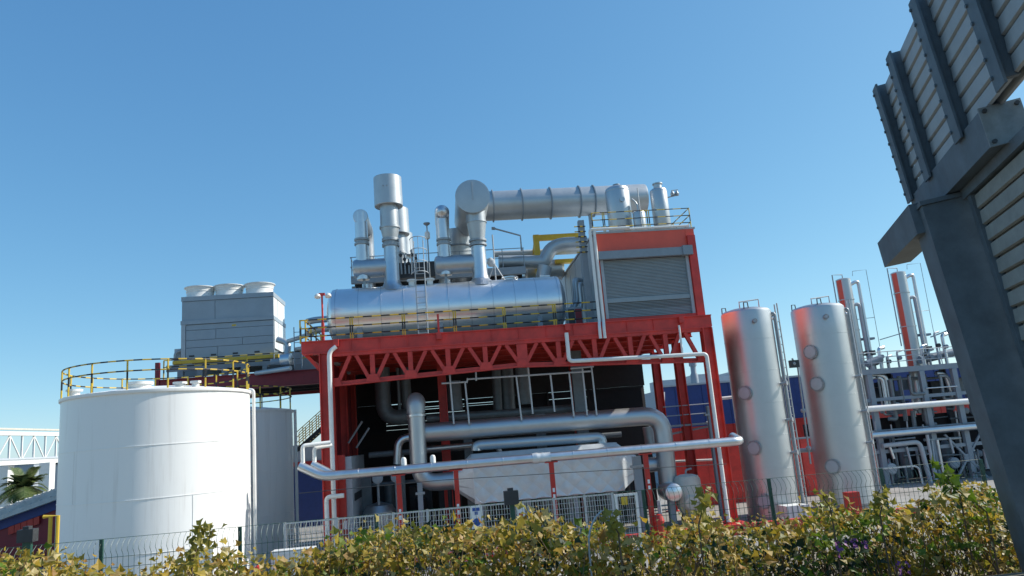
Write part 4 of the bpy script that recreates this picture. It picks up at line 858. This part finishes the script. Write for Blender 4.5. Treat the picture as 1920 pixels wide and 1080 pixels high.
for i in range(44):
    xx = random.uniform(1612, 1850); ya = random.choice((702, 705, 712, 745, 770, 812, 842)); yb_ = ya+random.uniform(30, 85); Yr = SY+random.uniform(-.4, 2.5)
    dx_ = random.choice((-14, 0, 0, 16, 24)); skp([(xx, ya), (xx+(yb_-ya)*.16, yb_)]+([(xx+(yb_-ya)*.16+dx_, yb_-1.5)] if dx_ else []), random.choice((.05, .07, .1, .14)), random.choice((ALU, GALV, DIM, DIM, GREY)), Yr, .2)
for i in range(14):
    xx = random.uniform(1620, 1800); yy = random.choice((712, 728, 757, 785, 825, 855)); skp([(xx, yy), (xx+random.uniform(30, 90), yy-4)], random.choice((.04, .06, .09)), random.choice((GALV, ALU, DIM, DIM)), SY+random.uniform(-.3, 2), .2)
for i in range(10):
    a = P(random.uniform(1640, 1840), random.choice((770, 815, 850, 880, 900)), SY+.4); MB().lathe(a, [(.12, 0), (.2, .05), (.2, .2), (.1, .25)], random.choice(((0,-1,0), (0,0,1), (1,0,0))), 14).build('valve', random.choice((GREY, DIM, GALV)), sk)
def column(label, xt, yt, xb, yb, Y, R):
    X = (px(xt, yt, Y)+px(xb, yb, Y))/2; zt_ = pz(xt, yt, Y)
    t = thing('distillation_column', label, 'column', (X, Y, zp2), 'slim distillation columns')
    MB().lathe((X, Y, 0), [(R, zp2-3), (R, zt_-.9), (R*1.0, zt_-.06), (R*.7, zt_), (.03, zt_+.03)], n=40).build('shell', STEEL, t)
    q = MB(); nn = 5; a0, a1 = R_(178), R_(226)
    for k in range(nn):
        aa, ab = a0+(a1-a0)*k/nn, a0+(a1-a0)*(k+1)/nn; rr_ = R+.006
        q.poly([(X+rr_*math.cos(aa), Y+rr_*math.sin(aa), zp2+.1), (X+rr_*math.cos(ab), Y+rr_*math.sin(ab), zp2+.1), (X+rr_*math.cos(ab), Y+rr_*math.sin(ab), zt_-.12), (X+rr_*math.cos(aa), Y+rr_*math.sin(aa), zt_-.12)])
    q.build('painted_reflection', REDH, t)  # red reflection of the house, painted on as a strip of shell
    for z_ in (zp2+1.2, zp2+2.9, zt_-1.6): MB().lathe((X, Y, z_), [(R, 0), (R+.04, .01), (R+.04, .07), (R, .08)], n=40).build('flange', STEEL, t)
    MB().box(X-.1, X+1.5, Y-.2, Y+.2, zp2+2.2, zp2+2.35).build('bracket', GREY, t)
    MB().tube(bend([(X+.3, Y-.1, zt_-.55), (X+.8, Y-.1, zt_-.3), (X+1.05, Y-.1, zt_-.3), (X+1.05, Y-.1, zp2)], .2), .12, 12).build('vapour_line', ALU, t)
    MB().tube(bend([(X+.3, Y-.3, zt_-2.0), (X+.7, Y-.3, zt_-1.9), (X+.7, Y-.3, zp2)], .2), .12, 12).build('reflux_line', GREYL, t)
    MB().tube([(X, Y, zt_), (X, Y, zt_+.3), (X-.75, Y, zt_+.32), (X-.75, Y, zp2+1.6)], .04, 6).build('vent_line', GALV, t)
    MB().tube([(X+.9, Y+.2, zt_+.2), (X+.95, Y+.2, zt_+.55), (X+2.0, Y+.2, zt_+.6), (X+2.0, Y+.2, zp2)], .02, 5).build('guy_wire', GALV, t)
    MB().tube([(X+.3, Y, zt_-3.0), (X+2.0, Y+.2, zt_-2.9)], .02, 5).build('guy_wire', GALV, t)
    for z_ in (zp2+1.1, zp2+1.3): MB().box(X+.55, X+1.25, Y-.4, Y-.05, z_, z_+.12).build('valve', DARK, t)
    return t
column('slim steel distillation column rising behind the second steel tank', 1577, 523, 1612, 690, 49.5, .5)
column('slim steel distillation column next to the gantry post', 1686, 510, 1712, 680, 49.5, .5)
dk = thing('platform_valves', 'clutter of valves and short pipes on the skid platform', 'valves', (px(1700, 680, 48), 48, zp2))
for i, (xx, h) in enumerate(((1652, 1.4), (1664, .8), (1685, 1.1), (1733, 1.3), (1745, 1.0), (1762, 2.2), (1776, 2.0), (1640, .7))):
    x = px(xx, 680, 48); MB().tube(bend([(x, 48, zp2), (x, 48, zp2+h), (x+.5, 48.2, zp2+h+.1)], .15), .07+.05*(i % 3 == 0), 8).build('branch', [ALU, GALV, GREYL][i % 3], dk); MB().lathe((x, 47.9, zp2+h*.6), [(.14, 0), (.14, .2)], (0,-1,0), 12).build('valve', [GREY, DARK][i % 2], dk)
MB().beam(P(1650, 637, 48), P(1690, 625, 48), .06, .06).build('strut', GREY, dk); MB().beam(P(1745, 632, 48), P(1790, 615, 48), .08, .08).build('strut', GREY, dk)
MB().tube([P(1625, 683, 47.8), P(1652, 672, 47.8)], .25, 14).build('heat_exchanger', GREY, dk); MB().tube([P(1725, 675, 48.4), P(1790, 660, 48.4)], .28, 14).build('heat_exchanger', GREY, dk)

# ================================================================== FAR BUILDINGS
fh = thing('factory_hall', 'long factory hall with dark blue upper and red lower cladding', 'building', (22, 62, 0))
HZ2 = pz(1300, 722, 62); zmid = pz(1300, 800, 62); hx0, hx1 = px(1243, 760, 62), 62
i = 0; x = hx0
while x < hx1:
    MB().box(x, x+1.16, 62-.03*(i % 2), 62.2, zmid, HZ2).build('blue_panel', BLUE, fh); MB().box(x, x+1.16, 62-.03*(i % 2), 62.2, 0, zmid-.01).build('red_panel', REDP, fh); x += 1.18; i += 1
MB().box(hx0, hx1, 62.25, 90, 0, HZ2-.2).build('body', WALLG, fh)
MB().box(hx0-.1, hx1, 61.9, 62.24, HZ2, HZ2+.15).build('coping', GREYL, fh)
for k, xx in enumerate((1252, 1318, 1362, 1385)): a = P(xx, 715, 68); MB().box(a.x-1.2, a.x+1.2, 67, 70, HZ2-.3, HZ2+.9+.3*(k % 2)).build('roof_unit', GREYL, fh)
a = P(1302, 708, 66); MB().lathe((a.x, 66, HZ2-.2), [(.35, 0), (.35, 1.3), (.25, 1.5), (.25, 2.1), (.35, 2.12), (.35, 2.6)], n=16).build('roof_vent', GREY, fh)
MB().tube([P(1244, 790, 61.5), P(1244, 735, 61.5)], .12, 8).build('downpipe', WHITE2, fh)

rw = thing('boundary_wall', 'low red panelled wall behind the open right bay and steel tanks', 'wall', (18, 45.8, 0))
zw = pz(1330, 838, 45.8)
for i in range(11): MB().box(13.6+i*1.22, 14.8+i*1.22, 45.7-.03*(i % 2), 45.9, 0, zw).build('wall_panel', RED, rw)
MB().box(13.5, 27.1, 45.62, 45.95, zw, zw+.1).build('coping', GREY, rw)
# left background: shed, pipe bridge, grey buildings, palm
SYd = 46.0
g0, g1 = P(-260, 1062, SYd), P(205, 895, SYd); slope = (g1.z-g0.z)/(g1.x-g0.x)
she = thing('storage_shed', 'dark red gabled shed with weathered grey roof and blue trim at far left', 'shed', ((g0.x+g1.x)/2, SYd, 0))
def rz(x): return g0.z+(x-g0.x)*slope
MB().prism([(g0.x+.6, SYd, 0), (g1.x, SYd, 0), (g1.x, SYd, rz(g1.x)-.1), (g0.x+.6, SYd, rz(g0.x+.6)-.1)], (0, 13, 0)).build('wall', REDD, she)
for k, (ya, yb, dz_) in enumerate(((45.3, 46.3, 0), (46.8, 48.6, .42), (49.4, 52.6, .86), (53.2, 60, 1.35))):
    MB().prism([(g0.x, ya, rz(g0.x)+dz_-.26), (g1.x+.5, ya, rz(g1.x+.5)+dz_-.26), (g1.x+.5, ya, rz(g1.x+.5)+dz_), (g0.x, ya, rz(g0.x)+dz_)], (0, yb-ya, 0)).build('roof_sheet', ROOF, she)
    q = MB()
    for i in range(24): x = g0.x+.3+i*(g1.x-g0.x)/24; q.box(x-.04, x+.04, ya+.02, yb-.02, rz(x)+dz_-.05, rz(x)+dz_+.06)
    stuff(q.build('roof_ribs', ROOF, she))
MB().prism([(g0.x+.6, SYd-.12, rz(g0.x+.6)-.75), (g1.x, SYd-.12, rz(g1.x)-.75), (g1.x, SYd-.12, rz(g1.x)-.12), (g0.x+.6, SYd-.12, rz(g0.x+.6)-.12)], (0, .1, 0)).build('trim_board', BLUE, she)
for i in range(5):
    xa_ = px(20, 980, SYd)+i*.33
    MB().prism([(xa_, SYd-.2, rz(xa_)-1.2), (xa_+.3, SYd-.2, rz(xa_+.3)-1.2), (xa_+.3, SYd-.2, rz(xa_+.3)-.78), (xa_, SYd-.2, rz(xa_)-.78)], (0, .1, 0)).build('painted_sun_patch', REDP, she)  # brighter red panels stand for a sunlit patch of the shed wall
pbz = thing('pipe_bridge', 'white lattice pipe bridge with yellow top edge in the far left', 'bridge', P(50, 850, 70))
pa, pb = P(-60, 812, 66), P(160, 836, 84); zt1 = pa.z; hgt = 2.6
pa = V((pa.x, pa.y, zt1)); pb = V((pb.x, pb.y, zt1)); dd = (pb-pa).normalized()
for yo in (0, 1.6):
    o = V((0, yo, 0)); MB().beam(pa+o, pb+o, .3, .35).build('chord', WHITE2, pbz); MB().beam(pa+o-V((0,0,hgt)), pb+o-V((0,0,hgt)), .3, .35).build('chord', WHITE2, pbz)
    n = 10
    for i in range(n if yo == 0 else 0):
        a, c = pa.lerp(pb, i/n)+o, pa.lerp(pb, (i+1)/n)+o
        MB().beam(a-V((0,0,.18)), a-V((0,0,hgt-.18)), .14, .14, (0,1,0)).build('lattice_post', WHITE2, pbz)
        MB().beam(a-V((0,0,.18 if i % 2 else hgt-.18)), c-V((0,0,hgt-.18 if i % 2 else .18)), .10, .10, (0,1,0)).build('lattice_brace', WHITE2, pbz)
MB().beam(pa+V((0,0,.4)), pb+V((0,0,.4)), .3, .16).build('cable_duct', GRATE, pbz)
for k in range(3): MB().tube([pa+V((0,.5+.4*k,-hgt+.3)), pb+V((0,.5+.4*k,-hgt+.3))], .15, 8).build('pipe', GREYL, pbz)
for xx in (5, 83): a = P(xx, 880, 72); MB().box(a.x-.45, a.x+.45, 72, 73, 0, zt1-hgt-.2).build('leg', WHITE2, pbz)
for k, (xa, xb, yt, Y_, m_) in enumerate(((-120, 62, 876, 95, WALLG), (58, 150, 866, 110, WALLG), (85, 190, 868, 90, GREYL))):
    x0, x1 = px(xa, 900, Y_), px(xb, 900, Y_); z1_ = pz((xa+xb)/2, yt, Y_)
    o = tag(MB().box(x0, x1, Y_, Y_+14, 0, z1_).build('grey_building', m_), ['plain grey-blue building behind the palm, leftmost', 'taller grey-blue building behind the pipe bridge leg', 'pale clad building just left of the near white tank'][k], 'building')
    MB().box(x0-.2, x1+.2, Y_-.2, Y_+14.2, z1_, z1_+.3).build('parapet', DARK, o)
    for i in range(int((x1-x0)/2)): MB().box(x0+i*2+.9, x0+i*2+1, Y_-.06, Y_-.01, 0, z1_).build('cladding_rib', m_, o)
pm_ = thing('palm_tree', 'palm tree with arching green fronds behind the grey shed roof', 'palm', (px(45, 925, 66), 66, 0))
pc = P(46, 918, 66); MB().tube([(pc.x, 66, 0), (pc.x+.1, 66, pc.z-.3)], [.42, .34], 12).build('trunk', BARK, pm_)
for i in range(34):
    az = 2*math.pi*i/34+random.uniform(-.15, .15); el = random.choice([.2, .5, .8, 1.05, 1.3]); Lf = random.uniform(2.3, 3.1); q = MB(); prev = pc
    spine = []
    for k in range(13):
        t = k/12; spine.append(pc+V((math.cos(az)*math.cos(el)*Lf*t, math.sin(az)*math.cos(el)*Lf*t, math.sin(el)*Lf*t-1.5*t*t*(.5+math.cos(el)))))
    q.tube(spine, [.05*(1-.8*k/12) for k in range(13)], 5)
    for k in range(1, 12):
        for half in (0, .5):
            p = spine[k].lerp(spine[min(k+1, 12)], half); t_ = (spine[min(k+1, 12)]-spine[k-1]).normalized(); sd_ = t_.cross(V((0,0,1))).normalized(); ln = .95*math.sin(math.pi*(.15+.8*k/12))+.1
            for sg in (-1, 1):
                tip = p+(sd_*sg*.85+t_*.6+V((0,0,-.15))).normalized()*ln; q.poly([p-t_*.09, p+t_*.09, tip]); 
    q.build('frond', PALM, pm_, flat=True)
yg = thing('yellow_barrier', 'tall yellow goalpost-like pipe frame beside the near white tank', 'pipe frame', (px(100, 1050, 26), 26, 0))
a, b_ = P(95, 968, 26), P(109, 967, 26); MB().tube([(a.x, 26, .3), (a.x, 26, a.z)], .06, 8, stripe=.0).build('post', YEL, yg); MB().tube([(b_.x, 26, .3), (b_.x, 26, a.z), (a.x-.22, 26, a.z)], .06, 8).build('post', YEL, yg)

# ================================================================== FENCES AND YARD ITEMS
gf = thing('green_fence', 'dark green welded mesh fence with bent top behind the hedge', 'fence', (0, 24, 1))
FY = 24.0; ftz = 2.98
def fgz(x): return .9
fposts = [px(a, b_, FY) for a, b_ in ((-75, 1040), (190, 1030), (450, 1010), (706, 985), (960, 960), (1210, 960), (1447, 940), (1660, 930), (1850, 920))]
for x in fposts: MB().box(x-.05, x+.05, FY-.04, FY+.04, .6, ftz+.05).build('post', GREEN, gf)
for a, c in zip(fposts, fposts[1:]):
    q = MB(); n = max(8, round((c-a)/.16))
    for i in range(n+1):
        x = a+(c-a)*i/n; q.tube([(x, FY-.05, .9), (x, FY-.05, ftz-.42), (x, FY-.16, ftz-.28), (x, FY-.1, ftz-.12), (x, FY+.12, ftz+.04)], .007, 4, caps=False)
    for z in (1.0, 1.3, 1.6, 1.9, 2.2, 2.5): q.tube([(a, FY-.055, z), (c, FY-.055, z)], .007, 4, caps=False)
    q.tube([(a, FY+.12, ftz+.04), (c, FY+.12, ftz+.04)], .007, 4, caps=False); q.build('mesh_panel', GREEN, gf)
q = MB(); pts = [P(600, 936, FY), P(830, 897, FY), P(1100, 880, FY), P(1368, 862, FY)]
tag(MB().tube([P(560, 925, 31), P(830, 900, 31), P(1100, 884, 31), P(1362, 870, 31)], .014, 5).build('cable', DARK), 'thin dark cable stretched across the front of the plant', 'cable')
for k, (xx, yt, yb_) in enumerate(((958, 920, 946), (53, 992, 1016))):
    Y_ = 22.5; a = P(xx, yt, Y_); g = thing('beam_post', ['green post with dark box head before the insulated box', 'green post with dark box head before the red shed'][k], 'post', (a.x, Y_, .8))
    MB().box(a.x-.07-.04*k, a.x+.07+.04*k, Y_-.06, Y_+.06, .8, pz(xx, yb_, Y_)).build('post', GREEN, g); MB().box(a.x-.22, a.x+.2, Y_-.15, Y_+.15, pz(xx, yb_, Y_), a.z).build('box_head', DARK, g); MB().box(a.x-.1, a.x+.06, Y_-.1, Y_+.1, a.z, a.z+.08).build('cap', DARK, g)
WY = 30.0
wf = thing('mesh_fence', 'pale galvanised mesh fence panels in front of the process bay', 'fence', (1, WY, 0))
wz = 2.52; wxs = [px(a, b_, WY) for a, b_ in ((534, 1000), (632, 990), (738, 985), (802, 975), (900, 968), (962, 965), (1040, 960), (1098, 958), (1150, 950))]
for x in wxs: MB().box(x-.05, x+.05, WY-.04, WY+.04, 0, wz+.03).build('post', MESHW, wf)
for a, c in zip(wxs, wxs[1:]):
    q = MB(); n = round((c-a)/.105)
    for i in range(n+1): x = a+(c-a)*i/n; q.tube([(x, WY, .25), (x, WY, wz)], .009, 4, caps=False)
    for i in range(12): z = .3+i*.2; q.tube([(a, WY-.01, z), (c, WY-.01, z)], .009, 4, caps=False)
    q.build('mesh_panel', MESHW, wf); MB().box(a+.05, c-.05, WY-.025, WY+.025, wz-.05, wz).build('rail', MESHW, wf)
ga = thing('mesh_gate', 'framed pale mesh gate at the right end of the mesh fence', 'gate', (px(1175, 960, WY), WY, 0))
x0, x1 = px(1157, 960, WY), px(1196, 960, WY); z1_ = pz(1176, 925, WY)
for x in (x0, x1): MB().box(x-.05, x+.05, WY-.05, WY+.05, .1, z1_).build('stile', WHITE2, ga)
for z in (.15, z1_-.05): MB().box(x0, x1, WY-.045, WY+.045, z-.04, z+.05).build('rail', WHITE2, ga)
q = MB()
for i in range(1, 10): x = x0+(x1-x0)*i/10; q.tube([(x, WY, .2), (x, WY, z1_-.1)], .009, 4, caps=False)
for i in range(10): z = .3+i*.22; q.tube([(x0, WY, z), (x1, WY, z)], .009, 4, caps=False)
q.build('mesh', MESHW, ga)
tag(MB().box(x0+.2, x0+.45, WY-.09, WY-.07, z1_-.42, z1_-.12).build('notice', YEL), 'small yellow notice on the framed mesh gate', 'sign')
sg = thing('safety_sign', 'white safety sign with two blue pictograms on the mesh fence', 'sign', P(893, 985, WY-.1))
x = px(893, 965, WY-.1); zt_ = pz(893, 948, WY-.1); MB().box(x-.24, x+.24, WY-.12, WY-.1, zt_-.85, zt_).build('board', SIGN, sg)
MB().lathe((x, WY-.121, zt_-.62), [(.15, 0), (.15, .006)], (0,-1,0), 20).build('blue_disc', SIGNB, sg); MB().box(x-.14, x+.14, WY-.128, WY-.121, zt_-.2, zt_-.08).build('blue_bar', SIGNB, sg); MB().box(x-.06, x+.06, WY-.128, WY-.121, zt_-.34, zt_-.22).build('blue_mark', SIGNB, sg)
sg2 = tag(MB().box(px(976, 962, WY)-.16, px(976, 962, WY)+.16, WY-.12, WY-.1, 1.7, 2.45).build('safety_sign', SIGN), 'pale narrow safety sign with small red mark on the mesh fence', 'sign')
MB().box(px(976, 962, WY)-.08, px(976, 962, WY)+.08, WY-.127, WY-.121, 1.95, 2.1).build('red_mark', REDP, sg2)
for k, (xx, w_, h_, y_) in enumerate(((548, .75, 1.5, 28.5), (322, .5, 1.3, 27.5), (318+62, .35, 1.9, 28.2))):
    x = px(xx, 1030, y_); o = tag(MB().box(x-w_, x+w_, y_, y_+.6, 0, h_+.2).build('yard_cabinet', WHITE2), ['wide white cabinet at the left end of the mesh fence', 'low white box at the foot of the near white tank', 'slim tall white box at the foot of the near white tank'][k], 'cabinet')
    for i in range(3): MB().box(x-w_+.04+i*(w_*2-.08)/3, x-w_+.02+(i+1)*(w_*2-.08)/3, y_-.02, y_-.002, .1, h_+.1).build('door', WHITE2, o)
x = px(483, 1035, 28); ex = thing('fire_hydrant', 'red standpipe hydrant between the white tanks and the white cabinet', 'hydrant', (x, 28, 0))
MB().lathe((x, 28, 0), [(.2, 0), (.2, .1), (.13, .15), (.11, 1.1), (.15, 1.15), (.12, 1.3), (.03, 1.36)], n=16).build('barrel', REDP, ex)
for s_ in (-1, 1): MB().lathe((x, 28, .95), [(.06, .1), (.06, .25), (.08, .25), (.08, .3)], (s_,0,0), 12).build('outlet', REDP, ex)
x = px(1222, 970, 32.5); ex = thing('fire_hydrant', 'red hydrant at the foot of the rightmost red pipe post', 'hydrant', (x+.3, 32.5, 0))
MB().lathe((x+.3, 32.5, 0), [(.26, 0), (.26, .1), (.16, .15), (.2, .9), (.24, 1.0), (.15, 1.25), (.03, 1.3)], n=16).build('barrel', REDP, ex)
x = px(1238, 965, 34); tag(MB().tube([(x, 34, 0), (x, 34, 1.7)], .09, 10).build('bollard', GREYL), 'short grey bollard right of the red hydrant', 'bollard')

# ================================================================== GANTRY (right foreground)
ga_ = R_(21.7); gd = V((math.sin(ga_), math.cos(ga_), 0)); gn = V((gd.y, -gd.x, 0))      # along the board, and its right-hand normal
GC = P(1812, 560, 9.0); GC = V((GC.x, GC.y, 0))+gn*.42
def gp(s_, n_, z): return GC+gd*s_+gn*n_+V((0,0,z))
gt = thing('sign_gantry', 'dark steel gantry post with ribbed louvred panel and box beams at far right', 'gantry', GC+V((0,0,2.6)))
def gbox(nm, s0, s1, n0, n1, z0, z1, m, par=None): return MB().prism([gp(s0, n0, z0), gp(s1, n0, z0), gp(s1, n1, z0), gp(s0, n1, z0)], (0,0,z1-z0)).build(nm, m, par or gt)
gbox('post', -.3, .3, -.32, .33, 2.4, 7.62, GANT); gbox('base_plate', -.5, .5, -.5, .5, 2.4, 2.66, GANT); gbox('post_flange', -.33, .33, -.34, .30, 7.622, 7.68, GANT)
gbox('box_beam', -2.12, 1.3, .0, .38, 7.70, 8.12, GANT)
ep = MB().prism([gp(-2.15, -.02, 7.68), gp(-2.15, .40, 7.68), gp(-2.15, .40, 8.14), gp(-2.15, -.02, 8.14)], gd*.025).build('end_plate', GANT2, gt)
for n_, z in ((.03, 7.73), (.35, 7.73), (.03, 8.09), (.35, 8.09)): MB().lathe(gp(-2.15, n_, z), [(.025, 0), (.025, .03)], -gd, 6).build('bolt', DARK, ep)
q = MB().prism([gp(-.1, -.42, 7.30), gp(-.1, -.02, 7.30), gp(-.1, -.02, 7.72), gp(-.1, -.42, 7.72)], gd*2.3)
q.build('cantilever_arm', GANT, gt)
q = MB().prism([gp(2.2, -.42, 7.30), gp(2.2, -.02, 7.30), gp(2.2, -.02, 7.72), gp(2.2, -.42, 7.72)], gd*.02); q.build('arm_end', GANT, gt)
ribs = (1.2, .1, -1.4, -2.9, -4.4)
for s_ in ribs:
    r_ = MB().prism([gp(s_-.04, -.02, 8.13), gp(s_-.04, .15, 8.13), gp(s_-.04, .15, 9.98), gp(s_-.04, -.02, 9.98)], gd*.08).build('rib', GANT, gt)
    gbox('rib_lip', s_-.13, s_+.13, -.05, -.022, 8.05, 9.98, GANT, r_)
    for k in range(9): MB().lathe(gp(s_+.09, -.05, 8.2+k*.21), [(.022, 0), (.022, .02)], -gn, 6).build('bolt', GANT, r_)
for sa, sb in zip(ribs, ribs[1:]):
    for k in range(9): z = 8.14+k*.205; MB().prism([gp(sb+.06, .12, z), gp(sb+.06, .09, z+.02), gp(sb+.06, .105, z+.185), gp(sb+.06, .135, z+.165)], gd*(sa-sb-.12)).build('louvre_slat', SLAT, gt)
gbox('panel_rail', -4.6, 1.3, .20, .24, 8.125, 9.9, SLAT)
gbox('panel_frame', -.55, -.42, .18, .34, 3.6, 7.6, GANT); gbox('panel_frame', -2.62, -.3, .16, .36, 7.57, 7.695, GANT); gbox('panel_frame', -2.62, -2.5, .2, .34, 3.6, 7.66, GANT)
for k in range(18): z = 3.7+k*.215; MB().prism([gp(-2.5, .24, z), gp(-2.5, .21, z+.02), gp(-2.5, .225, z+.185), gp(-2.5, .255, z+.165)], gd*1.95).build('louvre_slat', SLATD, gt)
MB().prism([gp(-2.5, .28, 3.6), gp(-2.5, .31, 3.6), gp(-2.5, .31, 7.6), gp(-2.5, .28, 7.6)], gd*2.0).build('liner_sheet', SLAT, gt)
gt.rotation_mode = 'QUATERNION'
from mathutils import Quaternion
gt.rotation_quaternion = Quaternion(gd, R_(-5.5)) if (Quaternion(gd, R_(-5.5)) @ V((0,0,1))).dot(gn) < 0 else Quaternion(gd, R_(5.5))

# ================================================================== HEDGE
prof = [(-90, 1040), (0, 1042), (60, 1045), (130, 1066), (230, 1070), (300, 1062), (345, 1045), (400, 1040), (470, 1050), (560, 1045), (640, 1028), (690, 1008), (740, 1000), (800, 985), (850, 988), (900, 992), (960, 1000), (1000, 978), (1030, 982), (1080, 1005), (1110, 985), (1150, 990), (1200, 1018), (1250, 1005), (1300, 985), (1340, 978), (1400, 980), (1480, 985), (1520, 985), (1560, 955), (1620, 975), (1680, 945), (1720, 930), (1770, 915), (1830, 912), (1870, 930), (1900, 950), (2050, 960)]
def top_px(x):
    for (a, ya), (c, yc) in zip(prof, prof[1:]):
        if a <= x <= c: return ya+(yc-ya)*(x-a)/(c-a)
    return 1000
def leaf(mb, p, size, nrm, mi=0):
    nrm = nrm.normalized(); a = nrm.orthogonal().normalized(); a = Quaternion(nrm, random.uniform(0, 6.28)) @ a; b_ = nrm.cross(a)
    L_, W_ = size*1.15, size*random.uniform(.5, .72); cup = nrm*size*random.uniform(.05, .25)
    k = len(mb.v); dr = V((0, 0, -size*random.uniform(0, .25)))
    mb.v += [p, p+a*L_*.30+b_*W_*.85+cup, p+a*L_*.52+b_*W_*.34+cup*.6+dr*.4, p+a*L_+dr, p+a*L_*.52-b_*W_*.34+cup*.6+dr*.4, p+a*L_*.22-b_*W_*.8+cup, p+a*L_*.4]
    for t_ in ((0,1,6), (1,2,6), (2,3,6), (3,4,6), (4,5,6), (5,0,6)): mb.face([k+i for i in (t_ if t_[0] < t_[1] or t_ == (5,0,6) else t_)], mi)
hg = MB(); hst = MB(); random.seed(21)
def inhedge(xp, Y, f): return P(xp, top_px(xp)+f*150, Y)
clumps = []
for i in range(2600):
    xp = random.uniform(-90, 2040); f = random.random()**1.25; Y = random.uniform(9.5, 11.6)
    if xp < 560 and random.random() < .35: continue
    if 560 < xp < 1250 and random.random() < .12: continue
    c = inhedge(xp, Y, 0); bump_ = .10*math.sin(xp*.021)+.07*math.sin(xp*.057+1.3)+random.gauss(0, .05)
    z = c.z-.045+bump_*.6-f*1.35; clumps.append((V((c.x, Y, z)), f, xp))
for c, f, xp in clumps:
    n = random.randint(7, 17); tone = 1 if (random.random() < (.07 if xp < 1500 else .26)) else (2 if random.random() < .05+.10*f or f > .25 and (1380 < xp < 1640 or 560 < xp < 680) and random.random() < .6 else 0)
    sz = random.choice((.055, .075, .095, .12))*random.uniform(.9, 1.1)
    for k in range(n):
        off = V((random.gauss(0, .12), random.gauss(0, .12), random.gauss(0, .085)))
        leaf(hg, c+off, sz*random.uniform(.7, 1.25), V((random.gauss(.2, .7), random.gauss(-.5, .6), random.gauss(.55, .5))), tone)
    if random.random() < .55:
        b0 = V((c.x+random.gauss(0, .25), c.y+random.gauss(0, .1), 2.5)); mid = b0.lerp(c, .55)+V((random.gauss(0, .08), 0, 0)); hst.tube([b0, mid, c], [.012, .008, .004], 4, caps=False)
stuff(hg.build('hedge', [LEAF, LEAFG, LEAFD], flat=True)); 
o = stuff(hst.build('hedge_stems', BARK))
hedge = bpy.data.objects['hedge']
tag(hedge, 'long yellowing leafy hedge along the roadside fence in the foreground', 'hedge')
tag(o, 'bare brown twigs within the roadside hedge', 'twigs')
def shoot(label, pts, Y, nleaf, m, size, name='vine_shoot', lastbias=False):
    pw = [P(a, b_, Y) for a, b_ in pts]; t = thing(name, label, 'shrub', V((pw[0].x, Y, 2.6)))
    MB().tube([V((pw[0].x, Y, 2.6))]+pw, [.014]+[.011*(1-.7*i/len(pw)) for i in range(len(pw))], 5).build('stem', BARK, t)
    for i in range(nleaf):
        u_ = (i+.5)/nleaf*(len(pw)-1); j = int(u_); p = pw[j].lerp(pw[j+1], u_-j)+V((random.gauss(0, .055), random.gauss(0, .06), random.gauss(0, .03)))
        q = MB(); leaf(q, p, size*random.uniform(.75, 1.25), V((random.gauss(0, .6), random.gauss(-.7, .4), random.gauss(.4, .4)))); q.build('leaf', m, t, flat=True)
shoot('upright yellow-leaved shoot standing above the hedge before the near white tank', [(360, 1060), (370, 1020), (372, 1000), (378, 985)], 9.6, 40, LEAF, .10)
shoot('drooping yellow shoot leaning right before the near white tank', [(355, 1060), (360, 1040), (390, 1010), (398, 995)], 9.7, 26, LEAF, .10)
shoot('fresh green vine shoot rising highest at the right of the hedge', [(1800, 930), (1775, 905), (1768, 890), (1762, 875)], 9.7, 16, LEAFG, .13)
shoot('green vine shoot trailing beside the gantry post', [(1850, 960), (1790, 915), (1775, 900), (1790, 885)], 9.5, 26, LEAFG, .13)
shoot('golden shoot above the hedge before the ivory tank', [(1310, 985), (1318, 950), (1325, 930), (1322, 918)], 9.6, 34, LEAF, .10)
shoot('golden shoot above the hedge before the second steel tank', [(1650, 965), (1655, 945), (1645, 928), (1650, 918)], 9.6, 30, LEAF, .10)
shoot('golden shoot above the hedge before the mesh gate', [(1160, 1000), (1150, 985), (1146, 970), (1142, 962)], 9.6, 30, LEAF, .10)
shoot('golden shoot above the hedge before the first steel tank', [(1560, 970), (1556, 950), (1545, 935), (1542, 925)], 9.6, 30, LEAF, .09)
tw = tag(MB().tube(bend([P(1110, 1085, 9.6), P(1102, 1010, 9.5), P(1112, 975, 9.5), P(1128, 958, 9.5)], .3), .012, 6).build('dead_branch', GREYL), 'bare pale dead branch arching out of the hedge before the fence', 'branch')
for k, (xx, yy) in enumerate(((1575, 1028), (1612, 1020), (1690, 1065))):
    q = MB(); c = P(xx, yy, 9.3); 
    for i in range(12): leaf(q, c+V((random.gauss(0, .06), random.gauss(0, .05), random.gauss(0, .04))), .05, V((random.gauss(0, .6), -1, random.gauss(.3, .4))))
    tag(stuff(q.build('flower_cluster', PURP, flat=True)), ['purple flower cluster in the hedge, left of the three', 'purple flower cluster in the hedge, middle of the three', 'purple flower cluster low in the hedge, right of the three'][k], 'flowers')
